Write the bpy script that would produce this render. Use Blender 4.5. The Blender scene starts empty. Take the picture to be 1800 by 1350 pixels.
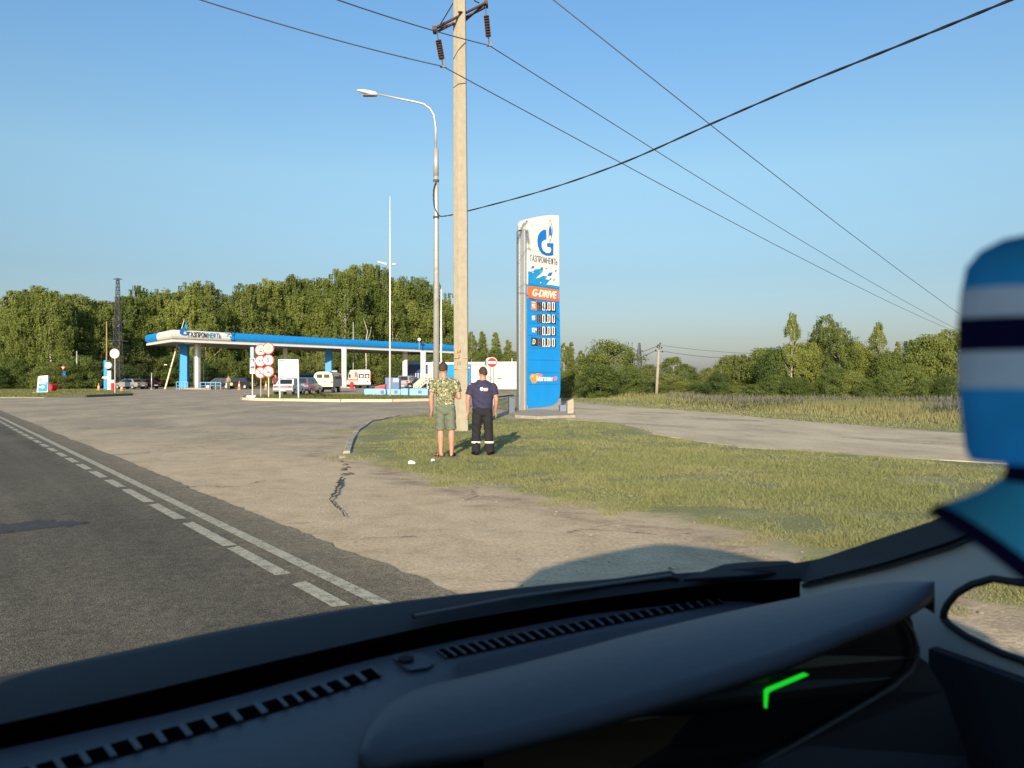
import bpy, bmesh, math, random
import numpy as np
from mathutils import Vector, Matrix
from mathutils.geometry import tessellate_polygon
R = math.radians
random.seed(7); rng = np.random.default_rng(11)
scn = bpy.context.scene
col = scn.collection
# ------------------------------------------------------------------ camera
F, HZ, H = 1350.0, 664.0, 1.5
cd = bpy.data.cameras.new('camera'); cam = bpy.data.objects.new('camera', cd); col.objects.link(cam)
cam.location = (0, 0, H); cam.rotation_euler = (R(90), 0, 0)
cd.sensor_width = 36; cd.lens = 27; cd.shift_y = -(675 - HZ) / 1800
cd.clip_start = 0.02; cd.clip_end = 4000
cd.dof.use_dof = True; cd.dof.focus_distance = 20; cd.dof.aperture_fstop = 6.2
scn.camera = cam
# ------------------------------------------------------------------ light
SUN_EL, SUN_AZ = R(15.7), math.atan2(0.11, 1.0)      # light travels towards +Y, a little to +X
w = bpy.data.worlds.new('World'); scn.world = w; w.use_nodes = True
nt = w.node_tree; bg = nt.nodes['Background']
sky = nt.nodes.new('ShaderNodeTexSky'); sky.sky_type = 'NISHITA'; sky.sun_disc = False
sky.sun_elevation = SUN_EL; sky.sun_rotation = math.pi + SUN_AZ
sky.altitude = 150; sky.air_density = 1.35; sky.dust_density = 1.2; sky.ozone_density = 2.0
gt = nt.nodes.new('ShaderNodeTexCoord'); gs_ = nt.nodes.new('ShaderNodeSeparateXYZ'); nt.links.new(gt.outputs['Generated'], gs_.inputs[0])
gr = nt.nodes.new('ShaderNodeValToRGB'); nt.links.new(gs_.outputs[2], gr.inputs[0]); SKY_TINT = [(0.0, (.38, .45, .84)), (.05, (.36, .42, .66)), (.13, (.39, .46, .605)), (.25, (.55, .64, .71)), (.42, (.50, .68, .85)), (1.0, (.7, .9, 1.1))]
while len(gr.color_ramp.elements) < len(SKY_TINT): gr.color_ramp.elements.new(.5)
for e_, (p_, c_) in zip(gr.color_ramp.elements, SKY_TINT): e_.position = p_; e_.color = (*c_, 1)
gx = nt.nodes.new('ShaderNodeMix'); gx.data_type = 'RGBA'; gx.blend_type = 'MULTIPLY'; gx.inputs[0].default_value = 1; nt.links.new(sky.outputs[0], gx.inputs[6]); nt.links.new(gr.outputs[0], gx.inputs[7])
nt.links.new(gx.outputs[2], bg.inputs[0]); bg.inputs[1].default_value = 0.15
sl = bpy.data.lights.new('sun', 'SUN'); sl.energy = 5.0; sl.angle = R(0.5); sl.color = (1.0, 0.84, 0.64)
so = bpy.data.objects.new('sun', sl); col.objects.link(so)
ldir = Vector((math.sin(SUN_AZ) * math.cos(SUN_EL), math.cos(SUN_AZ) * math.cos(SUN_EL), -math.sin(SUN_EL)))
so.rotation_euler = ldir.to_track_quat('-Z', 'Y').to_euler(); so.location = (-5, -30, 12)
vs = scn.view_settings; scn.display_settings.display_device = 'sRGB'
vs.view_transform = 'Standard'; vs.look = 'None'; vs.exposure = 0.68; vs.gamma = 1; vs.use_curve_mapping = False
scn.cycles.max_bounces = 6; scn.cycles.transparent_max_bounces = 12

# ------------------------------------------------------------------ pixel helpers (1800 x 1350)
def P(px, py, Y): return Vector(((px - 900) / F * Y, Y, H + (HZ - py) / F * Y))
def G(px, py):
    Y = H * F / (py - HZ); return Vector(((px - 900) / F * Y, Y, 0))
def GY(px, Y, z=0.0): return Vector(((px - 900) / F * Y, Y, z))
def PZ(px, py, z): return P(px, py, (H - z) * F / (py - HZ))
class Plane:
    def __init__(s, p0, n): s.p = Vector(p0); s.n = Vector(n).normalized()
    def hit(s, px, py, off=0.0):
        o = Vector((0, 0, H)); d = Vector(((px - 900) / F, 1, (HZ - py) / F))
        p = s.p + s.n * off
        return o + d * ((p - o).dot(s.n) / d.dot(s.n))
# ------------------------------------------------------------------ materials
def lin(c): return tuple(((x / 255) / 12.92 if x / 255 <= .04045 else ((x / 255 + .055) / 1.055) ** 2.4) for x in c)
MATS = {}
def mat(name, c, rough=.6, metal=0., var=.12, scale=4., bump=0., emit=None, estr=0., spec=.5, trans=0., coat=0., stretch=(1, 1, 1)):
    if name in MATS: return MATS[name]
    m = bpy.data.materials.new(name); m.use_nodes = True; t = m.node_tree; b = t.nodes['Principled BSDF']
    b.inputs['Roughness'].default_value = rough; b.inputs['Metallic'].default_value = metal
    b.inputs['Specular IOR Level'].default_value = spec; b.inputs['Coat Weight'].default_value = coat
    if emit: b.inputs['Emission Color'].default_value = (*emit, 1); b.inputs['Emission Strength'].default_value = estr
    tc = t.nodes.new('ShaderNodeTexCoord'); mp = t.nodes.new('ShaderNodeMapping'); mp.inputs['Scale'].default_value = stretch
    t.links.new(tc.outputs['Object'], mp.inputs[0])
    nz = t.nodes.new('ShaderNodeTexNoise'); nz.inputs['Scale'].default_value = scale; nz.inputs['Detail'].default_value = 6; nz.inputs['Roughness'].default_value = .65
    t.links.new(mp.outputs[0], nz.inputs['Vector'])
    r = t.nodes.new('ShaderNodeValToRGB'); r.color_ramp.elements[0].position = .3; r.color_ramp.elements[1].position = .7
    r.color_ramp.elements[0].color = (*[x * (1 - var) for x in c], 1); r.color_ramp.elements[1].color = (*[min(1, x * (1 + var)) for x in c], 1)
    t.links.new(nz.outputs['Fac'], r.inputs[0]); t.links.new(r.outputs[0], b.inputs['Base Color'])
    if bump:
        bp = t.nodes.new('ShaderNodeBump'); bp.inputs['Strength'].default_value = bump; bp.inputs['Distance'].default_value = .02
        t.links.new(nz.outputs['Fac'], bp.inputs['Height']); t.links.new(bp.outputs[0], b.inputs['Normal'])
    MATS[name] = m; return m
def leafmat(name, c1, c2, trans=.3, rough=.6):
    m = bpy.data.materials.new(name); m.use_nodes = True; t = m.node_tree; b = t.nodes['Principled BSDF']; out = t.nodes['Material Output']
    b.inputs['Roughness'].default_value = rough; b.inputs['Specular IOR Level'].default_value = .25
    oi = t.nodes.new('ShaderNodeObjectInfo'); at = t.nodes.new('ShaderNodeAttribute'); at.attribute_name = 'hue'
    ad = t.nodes.new('ShaderNodeMath'); ad.operation = 'MULTIPLY_ADD'; ad.inputs[1].default_value = .6
    mu = t.nodes.new('ShaderNodeMath'); mu.operation = 'MULTIPLY'; mu.inputs[1].default_value = .4
    t.links.new(at.outputs['Fac'], mu.inputs[0]); t.links.new(oi.outputs['Random'], ad.inputs[0]); t.links.new(mu.outputs[0], ad.inputs[2])
    mx = t.nodes.new('ShaderNodeMix'); mx.data_type = 'RGBA'; mx.inputs[6].default_value = (*c1, 1); mx.inputs[7].default_value = (*c2, 1)
    t.links.new(ad.outputs[0], mx.inputs[0]); t.links.new(mx.outputs[2], b.inputs['Base Color'])
    tr = t.nodes.new('ShaderNodeBsdfTranslucent'); t.links.new(mx.outputs[2], tr.inputs[0])
    ms = t.nodes.new('ShaderNodeMixShader'); ms.inputs[0].default_value = trans
    t.links.new(b.outputs[0], ms.inputs[1]); t.links.new(tr.outputs[0], ms.inputs[2]); t.links.new(ms.outputs[0], out.inputs[0])
    MATS[name] = m; return m
def glassmat(name='clear_glass'):
    m = bpy.data.materials.new(name); m.use_nodes = True; t = m.node_tree
    t.nodes.remove(t.nodes['Principled BSDF']); tr = t.nodes.new('ShaderNodeBsdfTransparent'); tr.inputs[0].default_value = (.955, .97, .965, 1)
    t.links.new(tr.outputs[0], t.nodes['Material Output'].inputs[0]); return m
M = dict(
 white=mat('white_paint', (.70, .68, .64), .45, var=.06), cream=mat('cream_paint', (.66, .62, .48), .4, var=.05),
 blue=mat('station_blue', (.006, .24, .64), .5, var=.08, scale=1.5), dblue=mat('dark_blue', (.012, .07, .25), .4),
 lblue=mat('light_blue', (.16, .38, .66), .5), grey=mat('grey_metal', (.38, .38, .37), .45, .3, scale=3), zinc=mat('galvanised', (.42, .42, .40), .45, .35, var=.1, scale=6),
 silver=mat('brushed_silver', (.55, .55, .53), .38, .65, var=.08, scale=3, stretch=(6, 6, .4)), dgrey=mat('dark_grey', (.05, .055, .06), .5),
 black=mat('black_plastic', (.008, .008, .009), .7, spec=.15), void=mat('painted_hole_dark', (.002, .002, .002), 1., spec=0.), rubber=mat('rubber', (.02, .02, .021), .75), red=mat('sign_red', (.62, .012, .014), .7, var=.04),
 orange=mat('orange_panel', (.85, .16, .045), .45, var=.04), org=mat('orange_mark', (.85, .33, .03), .5), signw=mat('sign_white', (.72, .70, .66), .6, var=.03),
 glass=mat('dark_glass', (.02, .025, .03), .08, spec=.9), conc=mat('concrete', (.46, .40, .30), .85, var=.16, scale=5, bump=.3),
 kerb=mat('kerb_concrete', (.33, .285, .22), .85, var=.22, scale=6, bump=.4), rust=mat('rusty_steel', (.085, .040, .026), .75, .2, var=.3, scale=9),
 wire=mat('cable_black', (.02, .02, .025), .6), wired=mat('aluminium_wire', (.10, .11, .14), .5, .4), porc=mat('insulator', (.06, .03, .02), .2),
 bark=mat('birch_bark', (.42, .39, .33), .8, var=.5, scale=3), barkd=mat('dark_bark', (.11, .085, .06), .9, var=.3, scale=5), wood=mat('pole_wood', (.30, .20, .10), .85, var=.2),
 skin=mat('skin', (.42, .21, .145), .55, var=.07, scale=14), hair=mat('short_brown_hair', (.045, .028, .02), .8, var=.5, scale=60, bump=.6),
 steel=mat('pylon_steel', (.10, .10, .11), .6, .4), logo=mat('logo_blue', (.01, .15, .52), .4, var=.03), ink=mat('text_grey', (.07, .08, .10), .5, var=.02),
 cyan=mat('cyan_check', (.02, .38, .62), .4), yellow=mat('yellow_paint', (.75, .62, .06), .5), tail=mat('tail_lamp', (.42, .01, .012), .2),
 dig=mat('digit_white', (.85, .86, .88), .5, var=.01), disp=mat('display_black', (.03, .03, .032), .45), ghost=mat('ghost_segment', (.16, .15, .14), .5))
CLEAR = glassmat()
# ------------------------------------------------------------------ objects
def tag(o, label=None, cat=None, group=None, kind=None):
    for k, v in (('label', label), ('category', cat), ('group', group), ('kind', kind)):
        if v: o[k] = v
    return o
def thing(name, label, cat, loc=(0, 0, 0), rz=0., group=None):
    o = bpy.data.objects.new(name, None); col.objects.link(o); o.location = loc; o.rotation_euler = (0, 0, rz); o.empty_display_size = .2
    return tag(o, label, cat, group)
def wmat(o):
    m = Matrix.Translation(o.location) @ o.rotation_euler.to_matrix().to_4x4() @ Matrix.Diagonal((*o.scale, 1))
    return wmat(o.parent) @ m if o.parent else m
class MB:
    def __init__(s): s.v = []; s.f = []
    def add(s, vs, fs):
        k = len(s.v); s.v += [tuple(v) for v in vs]; s.f += [tuple(i + k for i in f) for f in fs]; return s
    def box(s, c, d, rz=0., rx=0.):
        x, y, z = [a / 2 for a in d]; m = Matrix.Translation(c) @ Matrix.Rotation(rz, 4, 'Z') @ Matrix.Rotation(rx, 4, 'X')
        return s.add([m @ Vector(p) for p in ((-x, -y, -z), (x, -y, -z), (x, y, -z), (-x, y, -z), (-x, -y, z), (x, -y, z), (x, y, z), (-x, y, z))],
                     [(3, 2, 1, 0), (4, 5, 6, 7), (0, 1, 5, 4), (1, 2, 6, 5), (2, 3, 7, 6), (3, 0, 4, 7)])
    def loft(s, rings, cap=True, closed=True):
        n = len(rings[0]); vs = [v for r in rings for v in r]; fs = []
        for i in range(len(rings) - 1):
            for j in range(n if closed else n - 1):
                a, b = i * n + j, i * n + (j + 1) % n; fs.append((a, b, b + n, a + n))
        if cap and closed: fs += [tuple(range(n))[::-1], tuple((len(rings) - 1) * n + j for j in range(n))]
        return s.add(vs, fs)
    def tube(s, pts, r, n=8, cap=True):
        pts = [Vector(p) for p in pts]; rr = r if isinstance(r, (list, tuple)) else [r] * len(pts); rings = []
        u = None
        for i, p in enumerate(pts):
            d = (pts[min(i + 1, len(pts) - 1)] - pts[max(i - 1, 0)])
            d = d.normalized() if d.length > 1e-9 else Vector((0, 0, 1))
            if u is None:
                u = d.cross(Vector((0, 0, 1)))
                if u.length < .05: u = d.cross(Vector((0, 1, 0)))
            u = u - d * u.dot(d)
            if u.length < 1e-4: u = d.orthogonal()
            u.normalize(); v = u.cross(d)
            rings.append([p + (u * math.cos(2 * math.pi * j / n) + v * math.sin(2 * math.pi * j / n)) * rr[i] for j in range(n)])
        return s.loft(rings, cap)
    def slab(s, pts, ext):
        pts = [Vector(p) for p in pts]; ext = Vector(ext); n = len(pts)
        tri = tessellate_polygon([pts]); vs = pts + [p + ext for p in pts]
        return s.add(vs, [tuple(t) for t in tri] + [tuple(i + n for i in t[::-1]) for t in tri] + [(i, (i + 1) % n, (i + 1) % n + n, i + n) for i in range(n)])
    def sheet(s, pts):
        pts = [Vector(p) for p in pts]; tri = tessellate_polygon([pts]); out = []
        for t in tri:
            a, b, c = [pts[i] for i in t]
            out.append(t if (b - a).cross(c - a).z > 0 else t[::-1])
        return s.add(pts, out)
    def ball(s, c, r, nu=12, nv=8):
        r = r if isinstance(r, (list, tuple)) else (r, r, r); c = Vector(c); rings = []
        for i in range(nv + 1):
            th = math.pi * min(max(i / nv, .01), .99)
            rings.append([c + Vector((r[0] * math.sin(th) * math.cos(2 * math.pi * j / nu), r[1] * math.sin(th) * math.sin(2 * math.pi * j / nu), -r[2] * math.cos(th))) for j in range(nu)])
        return s.loft(rings)
    def build(s, name, m, parent=None, world=False, smooth=False, bevel=0., props=None, fix=True):
        me = bpy.data.meshes.new(name); vs = s.v
        if world and parent:
            inv = wmat(parent).inverted(); vs = [tuple(inv @ Vector(v)) for v in vs]
        me.from_pydata(vs, [], s.f); me.materials.append(m)
        if fix:
            bm = bmesh.new(); bm.from_mesh(me); bmesh.ops.recalc_face_normals(bm, faces=bm.faces); bm.to_mesh(me); bm.free()
        if smooth: me.shade_smooth()
        o = bpy.data.objects.new(name, me); col.objects.link(o)
        if parent: o.parent = parent
        if bevel:
            b = o.modifiers.new('bevel', 'BEVEL'); b.width = bevel; b.segments = 2; b.limit_method = 'ANGLE'
        return tag(o, **props) if props else o
def textmesh(body, size, off=0., ext=.004, shear=0., sx=1., align='CENTER'):
    c = bpy.data.curves.new('t', 'FONT'); c.body = body; c.size = size; c.extrude = ext; c.offset = off; c.shear = shear; c.align_x = align; c.align_y = 'CENTER'
    c.resolution_u = 3
    o = bpy.data.objects.new('t', c); col.objects.link(o); dg = bpy.context.evaluated_depsgraph_get(); dg.update()
    me = bpy.data.meshes.new_from_object(o.evaluated_get(dg)); vs = [Vector((v.co.x * sx, v.co.y, v.co.z)) for v in me.vertices]; fs = [tuple(p.vertices) for p in me.polygons]
    bpy.data.objects.remove(o); bpy.data.curves.remove(c); bpy.data.meshes.remove(me)
    return vs, fs
def text(mb, body, size, origin, udir, vdir=(0, 0, 1), lift=.01, **kw):
    u = Vector(udir).normalized(); v = Vector(vdir).normalized(); n = u.cross(v); o = Vector(origin) + n * lift
    vs, fs = textmesh(body, size, **kw); mb.add([o + u * p.x + v * p.y + n * p.z for p in vs], fs)
def dup(o, parent=None, loc=None, rz=None, scale=None, label=None, group=None):
    c = o.copy(); col.objects.link(c)
    if parent: c.parent = parent
    if loc is not None: c.location = loc
    if rz is not None: c.rotation_euler = (0, 0, rz)
    if scale is not None: c.scale = scale
    if label: c['label'] = label
    if group: c['group'] = group
    for ch in KIDS.get(o.name, []): dup(ch, c)
    return c
KIDS = {}
def kids(o):
    KIDS[o.name] = [c for c in bpy.data.objects if c.parent == o]
    for c in KIDS[o.name]: kids(c)
def remeshed(mb, voxel, smooth=2):
    me = bpy.data.meshes.new('tmp'); me.from_pydata(mb.v, [], mb.f)
    bm = bmesh.new(); bm.from_mesh(me); bmesh.ops.recalc_face_normals(bm, faces=bm.faces); bm.to_mesh(me); bm.free()
    o = bpy.data.objects.new('tmp', me); col.objects.link(o)
    r = o.modifiers.new('r', 'REMESH'); r.mode = 'VOXEL'; r.voxel_size = voxel
    if smooth: sm = o.modifiers.new('s', 'SMOOTH'); sm.factor = .5; sm.iterations = smooth
    dg = bpy.context.evaluated_depsgraph_get(); dg.update(); out = bpy.data.meshes.new_from_object(o.evaluated_get(dg))
    bpy.data.objects.remove(o); bpy.data.meshes.remove(me); out.shade_smooth(); return out
# ================================================================== GROUND
def gp(pts): return [tuple(G(*p)[:2]) for p in pts]
VERGE = gp([(758, 727), (700, 732), (650, 743), (622, 765), (606, 800), (650, 808), (720, 826), (800, 842), (900, 862), (1000, 880), (1100, 899), (1200, 913), (1290, 932), (1350, 952),
            (1420, 985), (1600, 1010), (1800, 1080), (2300, 1080), (2300, 850), (1800, 815), (1500, 800), (1300, 785), (1150, 762), (1088, 743), (1000, 738), (900, 737), (840, 722)])
RIGHTG = gp([(1010, 708), (1100, 715), (1250, 727), (1400, 741), (1550, 752), (1700, 763), (2300, 810), (2300, 671), (1000, 671), (960, 676), (935, 690), (960, 702)])
LEFTL = gp([(-300, 698), (60, 698), (105, 698.5), (232, 694.5), (225, 688), (130, 682), (-300, 682)])
MIDI = gp([(430, 702.5), (436, 697), (560, 694.5), (700, 697), (756, 700), (756, 704), (600, 705), (500, 704.5)])
BACKG = gp([(-400, 681), (213, 681), (300, 681.5), (480, 677), (700, 672), (935, 672), (935, 668), (-400, 668)])
SMALL = gp([(880, 722), (905, 720), (900, 704), (874, 700), (868, 706)])
WALLG = gp([(818, 688), (940, 688), (940, 684), (818, 684)])
POLYS = [VERGE, RIGHTG, LEFTL, MIDI, BACKG, SMALL, WALLG]
def sdist(X, Y, polys):
    best = np.full(X.shape, -1e9)
    for pl in polys:
        a = np.array(pl); b = np.roll(a, -1, 0); ins = np.zeros(X.shape, bool); d = np.full(X.shape, 1e9)
        for (x0, y0), (x1, y1) in zip(a, b):
            c = ((y0 > Y) != (y1 > Y)); den = (y1 - y0) if y1 != y0 else 1e-9
            ins ^= c & (X < (x1 - x0) * (Y - y0) / den + x0)
            L = (x1 - x0) ** 2 + (y1 - y0) ** 2 + 1e-12; t = np.clip(((X - x0) * (x1 - x0) + (Y - y0) * (y1 - y0)) / L, 0, 1)
            d = np.minimum(d, np.hypot(X - x0 - t * (x1 - x0), Y - y0 - t * (y1 - y0)))
        best = np.maximum(best, np.where(ins, d, -d))
    return best
RD, RS = Vector((-.611, .7915, 0)), Vector((.7915, .611, 0))      # road direction, its right
def ground_z(X, Y):
    s = X * RS.x + Y * RS.y
    k = np.clip((s - 3.2) / 3, 0, 1) * np.clip((60 - Y) / 20, 0, 1)
    return k * (.016 * np.sin(X * .9 + 1.3 * np.sin(Y * .31)) * np.sin(Y * .7 + X * .2) + .007 * np.sin(X * 2.3 + Y * 1.7))
rows = np.concatenate([[-30, -10, 0, 1.2], 2.2 * 1.0135 ** np.arange(0, 352)])
ks = np.linspace(-1.25, 1.25, 460)
Yg, Kg = np.meshgrid(rows, ks, indexing='ij'); Xg = Kg * (np.abs(Yg) + 5)
sd = sdist(Xg, Yg, POLYS)
gm = bpy.data.meshes.new('ground'); n0, n1 = Xg.shape
Zg = ground_z(Xg, Yg)
gm.vertices.add(n0 * n1); gm.vertices.foreach_set('co', np.stack([Xg, Yg, Zg], -1).reshape(-1).astype(np.float32))
idx = np.arange(n0 * n1).reshape(n0, n1); q = np.stack([idx[:-1, :-1], idx[:-1, 1:], idx[1:, 1:], idx[1:, :-1]], -1).reshape(-1, 4)
gm.loops.add(q.size); gm.loops.foreach_set('vertex_index', q.reshape(-1).astype(np.int32)); gm.polygons.add(len(q)); gm.polygons.foreach_set('loop_start', np.arange(0, q.size, 4, dtype=np.int32))
gm.update(calc_edges=True); gm.validate(); gm.shade_smooth()
at = gm.attributes.new('turf', 'FLOAT', 'POINT'); at.data.foreach_set('value', np.clip(sd, -3, 3).reshape(-1).astype(np.float32))
def N(t, ty, **kw):
    n = t.nodes.new('ShaderNode' + ty)
    for k, v in kw.items():
        if k in n.inputs: n.inputs[k].default_value = v
        else: setattr(n, k, v)
    return n
def ramp(t, src, stops):
    r = N(t, 'ValToRGB'); e = r.color_ramp.elements
    while len(e) < len(stops): e.new(.5)
    for i, (p, c) in enumerate(stops): e[i].position = p; e[i].color = (*c, 1) if len(c) == 3 else c
    t.links.new(src, r.inputs[0]); return r.outputs[0]
def mixc(t, f, a, b, mode='MIX'):
    m = N(t, 'Mix', data_type='RGBA', blend_type=mode)
    for i, v in ((0, f), (6, a), (7, b)):
        if isinstance(v, (int, float)): m.inputs[i].default_value = v
        elif isinstance(v, tuple): m.inputs[i].default_value = (*v, 1)
        else: t.links.new(v, m.inputs[i])
    return m.outputs[2]
def mth(t, op, a, b=None, c=None, clamp=False):
    m = N(t, 'Math', operation=op, use_clamp=clamp)
    for i, v in enumerate((a, b, c)):
        if v is None: continue
        if isinstance(v, (int, float)): m.inputs[i].default_value = v
        else: t.links.new(v, m.inputs[i])
    return m.outputs[0]
def newmat(name, rough=.9):
    m = bpy.data.materials.new(name); m.use_nodes = True; t = m.node_tree; b = t.nodes['Principled BSDF']; b.inputs['Roughness'].default_value = rough; b.inputs['Specular IOR Level'].default_value = .2
    tc = N(t, 'TexCoord'); return m, t, b, tc.outputs['Object']
def noise(t, v, s, d=6, r=.6, stretch=None, dist=0.):
    if stretch:
        mp = N(t, 'Mapping'); mp.inputs['Scale'].default_value = stretch; mp.inputs['Rotation'].default_value = (0, 0, stretch[3] if len(stretch) > 3 else 0) if False else (0, 0, 0); t.links.new(v, mp.inputs[0]); v = mp.outputs[0]
    n = N(t, 'TexNoise', Scale=s, Detail=d, Roughness=r, Distortion=dist); t.links.new(v, n.inputs['Vector']); return n.outputs['Fac']
def gmat():
    m, t, b, v = newmat('ground_surface')
    at = N(t, 'Attribute', attribute_name='turf')
    sx = N(t, 'SeparateXYZ'); t.links.new(v, sx.inputs[0])
    n1 = noise(t, v, .35, 5, .6); n2 = noise(t, v, 2.2, 7, .7); n3 = noise(t, v, 28, 5, .7); n4 = noise(t, v, 150, 3, .7)
    # dusty earth near the lay-by, worn grey asphalt farther on the apron
    earth = ramp(t, n2, [(.3, (.42, .31, .185)), (.5, (.57, .425, .26)), (.72, (.67, .51, .325))])
    asph = ramp(t, n2, [(.3, (.29, .235, .16)), (.55, (.375, .305, .21)), (.75, (.455, .375, .265))])
    far = mth(t, 'MULTIPLY_ADD', sx.outputs[1], .075, -.85); far = mth(t, 'ADD', far, mth(t, 'MULTIPLY_ADD', n1, 1.8, -.9), clamp=True)
    base = mixc(t, far, earth, asph)
    dust = ramp(t, noise(t, v, .5, 6, .62, (1, .45, 1)), [(.42, (0, 0, 0)), (.66, (1, 1, 1))])
    base = mixc(t, mth(t, 'MULTIPLY', dust, .55), base, (.62, .49, .32))
    stain = ramp(t, noise(t, v, .8, 5, .7, (.5, 1.6, 1), 1.2), [(.60, (0, 0, 0)), (.70, (1, 1, 1))])
    base = mixc(t, mth(t, 'MULTIPLY', stain, .48), base, (.12, .10, .085))
    fine = ramp(t, n3, [(.3, (.72, .72, .72)), (.7, (1.22, 1.22, 1.22))]); base = mixc(t, 1., base, fine, 'MULTIPLY')
    fine2 = ramp(t, n4, [(.32, (.7, .7, .7)), (.68, (1.25, 1.25, 1.25))]); base = mixc(t, .8, base, fine2, 'MULTIPLY')
    vo = N(t, 'TexVoronoi', feature='DISTANCE_TO_EDGE', Scale=.22); 
    wv = N(t, 'VectorMath', operation='ADD'); nn = N(t, 'TexNoise', Scale=1.2, Detail=6); t.links.new(v, nn.inputs['Vector']); sc = N(t, 'VectorMath', operation='SCALE'); sc.inputs[3].default_value = 1.5; t.links.new(nn.outputs['Color'], sc.inputs[0])
    t.links.new(v, wv.inputs[0]); t.links.new(sc.outputs[0], wv.inputs[1]); t.links.new(wv.outputs[0], vo.inputs['Vector'])
    edge_ = mth(t, 'ABSOLUTE', mth(t, 'ADD', at.outputs['Fac'], mth(t, 'MULTIPLY_ADD', n1, 2.4, -.7))); mud = ramp(t, edge_, [(0., (1, 1, 1)), (.42, (0, 0, 0))])
    mud = mth(t, 'MULTIPLY', mud, ramp(t, noise(t, v, 1.6, 6, .75, (.8, 1.5, 1), .8), [(.42, (0, 0, 0)), (.62, (1, 1, 1))])); near_ = mth(t, 'LESS_THAN', sx.outputs[1], 22.)
    base = mixc(t, mth(t, 'MULTIPLY', mth(t, 'MULTIPLY', mud, .75), near_), base, (.19, .125, .08))
    spot = ramp(t, noise(t, v, 5.5, 4, .8, (.6, 1.7, 1)), [(.67, (0, 0, 0)), (.73, (1, 1, 1))]); base = mixc(t, mth(t, 'MULTIPLY', spot, .45), base, (.16, .12, .085))
    crack = ramp(t, vo.outputs['Distance'], [(0., (1, 1, 1)), (.006, (0, 0, 0))]); crack = mth(t, 'MULTIPLY', crack, mth(t, 'GREATER_THAN', n1, .5))
    base = mixc(t, mth(t, 'MULTIPLY', crack, .7), base, (.07, .06, .05))
    # turf
    g1 = ramp(t, noise(t, v, 1.1, 6, .7), [(.30, (.21, .20, .095)), (.5, (.22, .225, .085)), (.64, (.32, .285, .13)), (.75, (.44, .36, .19))])
    g1 = mixc(t, 1., g1, ramp(t, n3, [(.3, (.55, .55, .55)), (.7, (1.4, 1.4, 1.4))]), 'MULTIPLY')
    e = mth(t, 'ADD', at.outputs['Fac'], mth(t, 'MULTIPLY_ADD', n2, 1.9, -.95)); e = mth(t, 'ADD', e, mth(t, 'MULTIPLY_ADD', n3, 1.0, -.5))
    e = mth(t, 'MULTIPLY_ADD', e, 2.2, .35, clamp=True)
    t.links.new(mixc(t, e, base, g1), b.inputs['Base Color'])
    bp = N(t, 'Bump', Strength=.55, Distance=.03); hh = mth(t, 'ADD', mth(t, 'MULTIPLY', n3, .6), mth(t, 'MULTIPLY', n2, 1.5)); hh = mth(t, 'ADD', hh, mth(t, 'MULTIPLY', n4, .25)); t.links.new(hh, bp.inputs['Height']); t.links.new(bp.outputs[0], b.inputs['Normal'])
    return m
gm.materials.append(gmat())
go = bpy.data.objects.new('ground', gm); col.objects.link(go); tag(go, kind='structure')
MB().sheet([(-1800, -400, -.08), (1800, -400, -.08), (1800, 2600, -.08), (-1800, 2600, -.08)]).build('terrain', mat('far_field', (.12, .13, .045), .95, var=.3, scale=.02), props=dict(kind='structure'))
# ---- road
def rp(s, a, z): p = RS * s + RD * a; return Vector((p.x, p.y, z))
def road_mat():
    m, t, b, v = newmat('road_asphalt', .85)
    n1 = noise(t, v, .5, 5, .6); n3 = noise(t, v, 60, 4, .75); n4 = noise(t, v, 9, 6, .7)
    rt = N(t, 'Mapping'); rt.inputs['Rotation'].default_value = (0, 0, -math.atan2(.611, .7915)); t.links.new(v, rt.inputs[0])
    st = N(t, 'Mapping'); st.inputs['Scale'].default_value = (1.4, .07, 1); t.links.new(rt.outputs[0], st.inputs[0])
    n2 = noise(t, st.outputs[0], 1.0, 4, .6)
    c = ramp(t, n1, [(.3, (.098, .085, .063)), (.7, (.138, .120, .088))]); c = mixc(t, .55, c, ramp(t, n2, [(.35, (.066, .057, .043)), (.65, (.15, .13, .095))]))
    sp = N(t, 'SeparateXYZ'); t.links.new(rt.outputs[0], sp.inputs[0])
    ns_ = noise(t, v, 1.3, 6, .7); ed = mth(t, 'ADD', mth(t, 'MULTIPLY_ADD', sp.outputs[0], .9, -1.75), mth(t, 'MULTIPLY_ADD', ns_, 1.1, -.55), clamp=True); c = mixc(t, mth(t, 'MULTIPLY', ed, .75), c, (.30, .245, .165))
    pale = ramp(t, noise(t, v, .35, 6, .7, (1, .5, 1)), [(.42, (0, 0, 0)), (.66, (1, 1, 1))]); c = mixc(t, mth(t, 'MULTIPLY', pale, .35), c, (.20, .17, .12))
    vo = N(t, 'TexVoronoi', Scale=110.); t.links.new(v, vo.inputs['Vector'])
    c = mixc(t, 1., c, ramp(t, vo.outputs['Color'], [(.15, (.65, .65, .65)), (.6, (1., 1., 1.)), (.9, (1.5, 1.45, 1.35))]), 'MULTIPLY')
    c = mixc(t, .9, c, ramp(t, n3, [(.35, (.6, .6, .6)), (.68, (1.6, 1.6, 1.55))]), 'MULTIPLY'); c = mixc(t, .7, c, ramp(t, n4, [(.35, (.72, .72, .72)), (.65, (1.25, 1.25, 1.25))]), 'MULTIPLY')
    t.links.new(c, b.inputs['Base Color']); bp = N(t, 'Bump', Strength=.7, Distance=.01); t.links.new(mth(t, 'ADD', n3, vo.outputs['Distance']), bp.inputs['Height']); t.links.new(bp.outputs[0], b.inputs['Normal']); return m
edge = []
a = -30.
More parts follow.
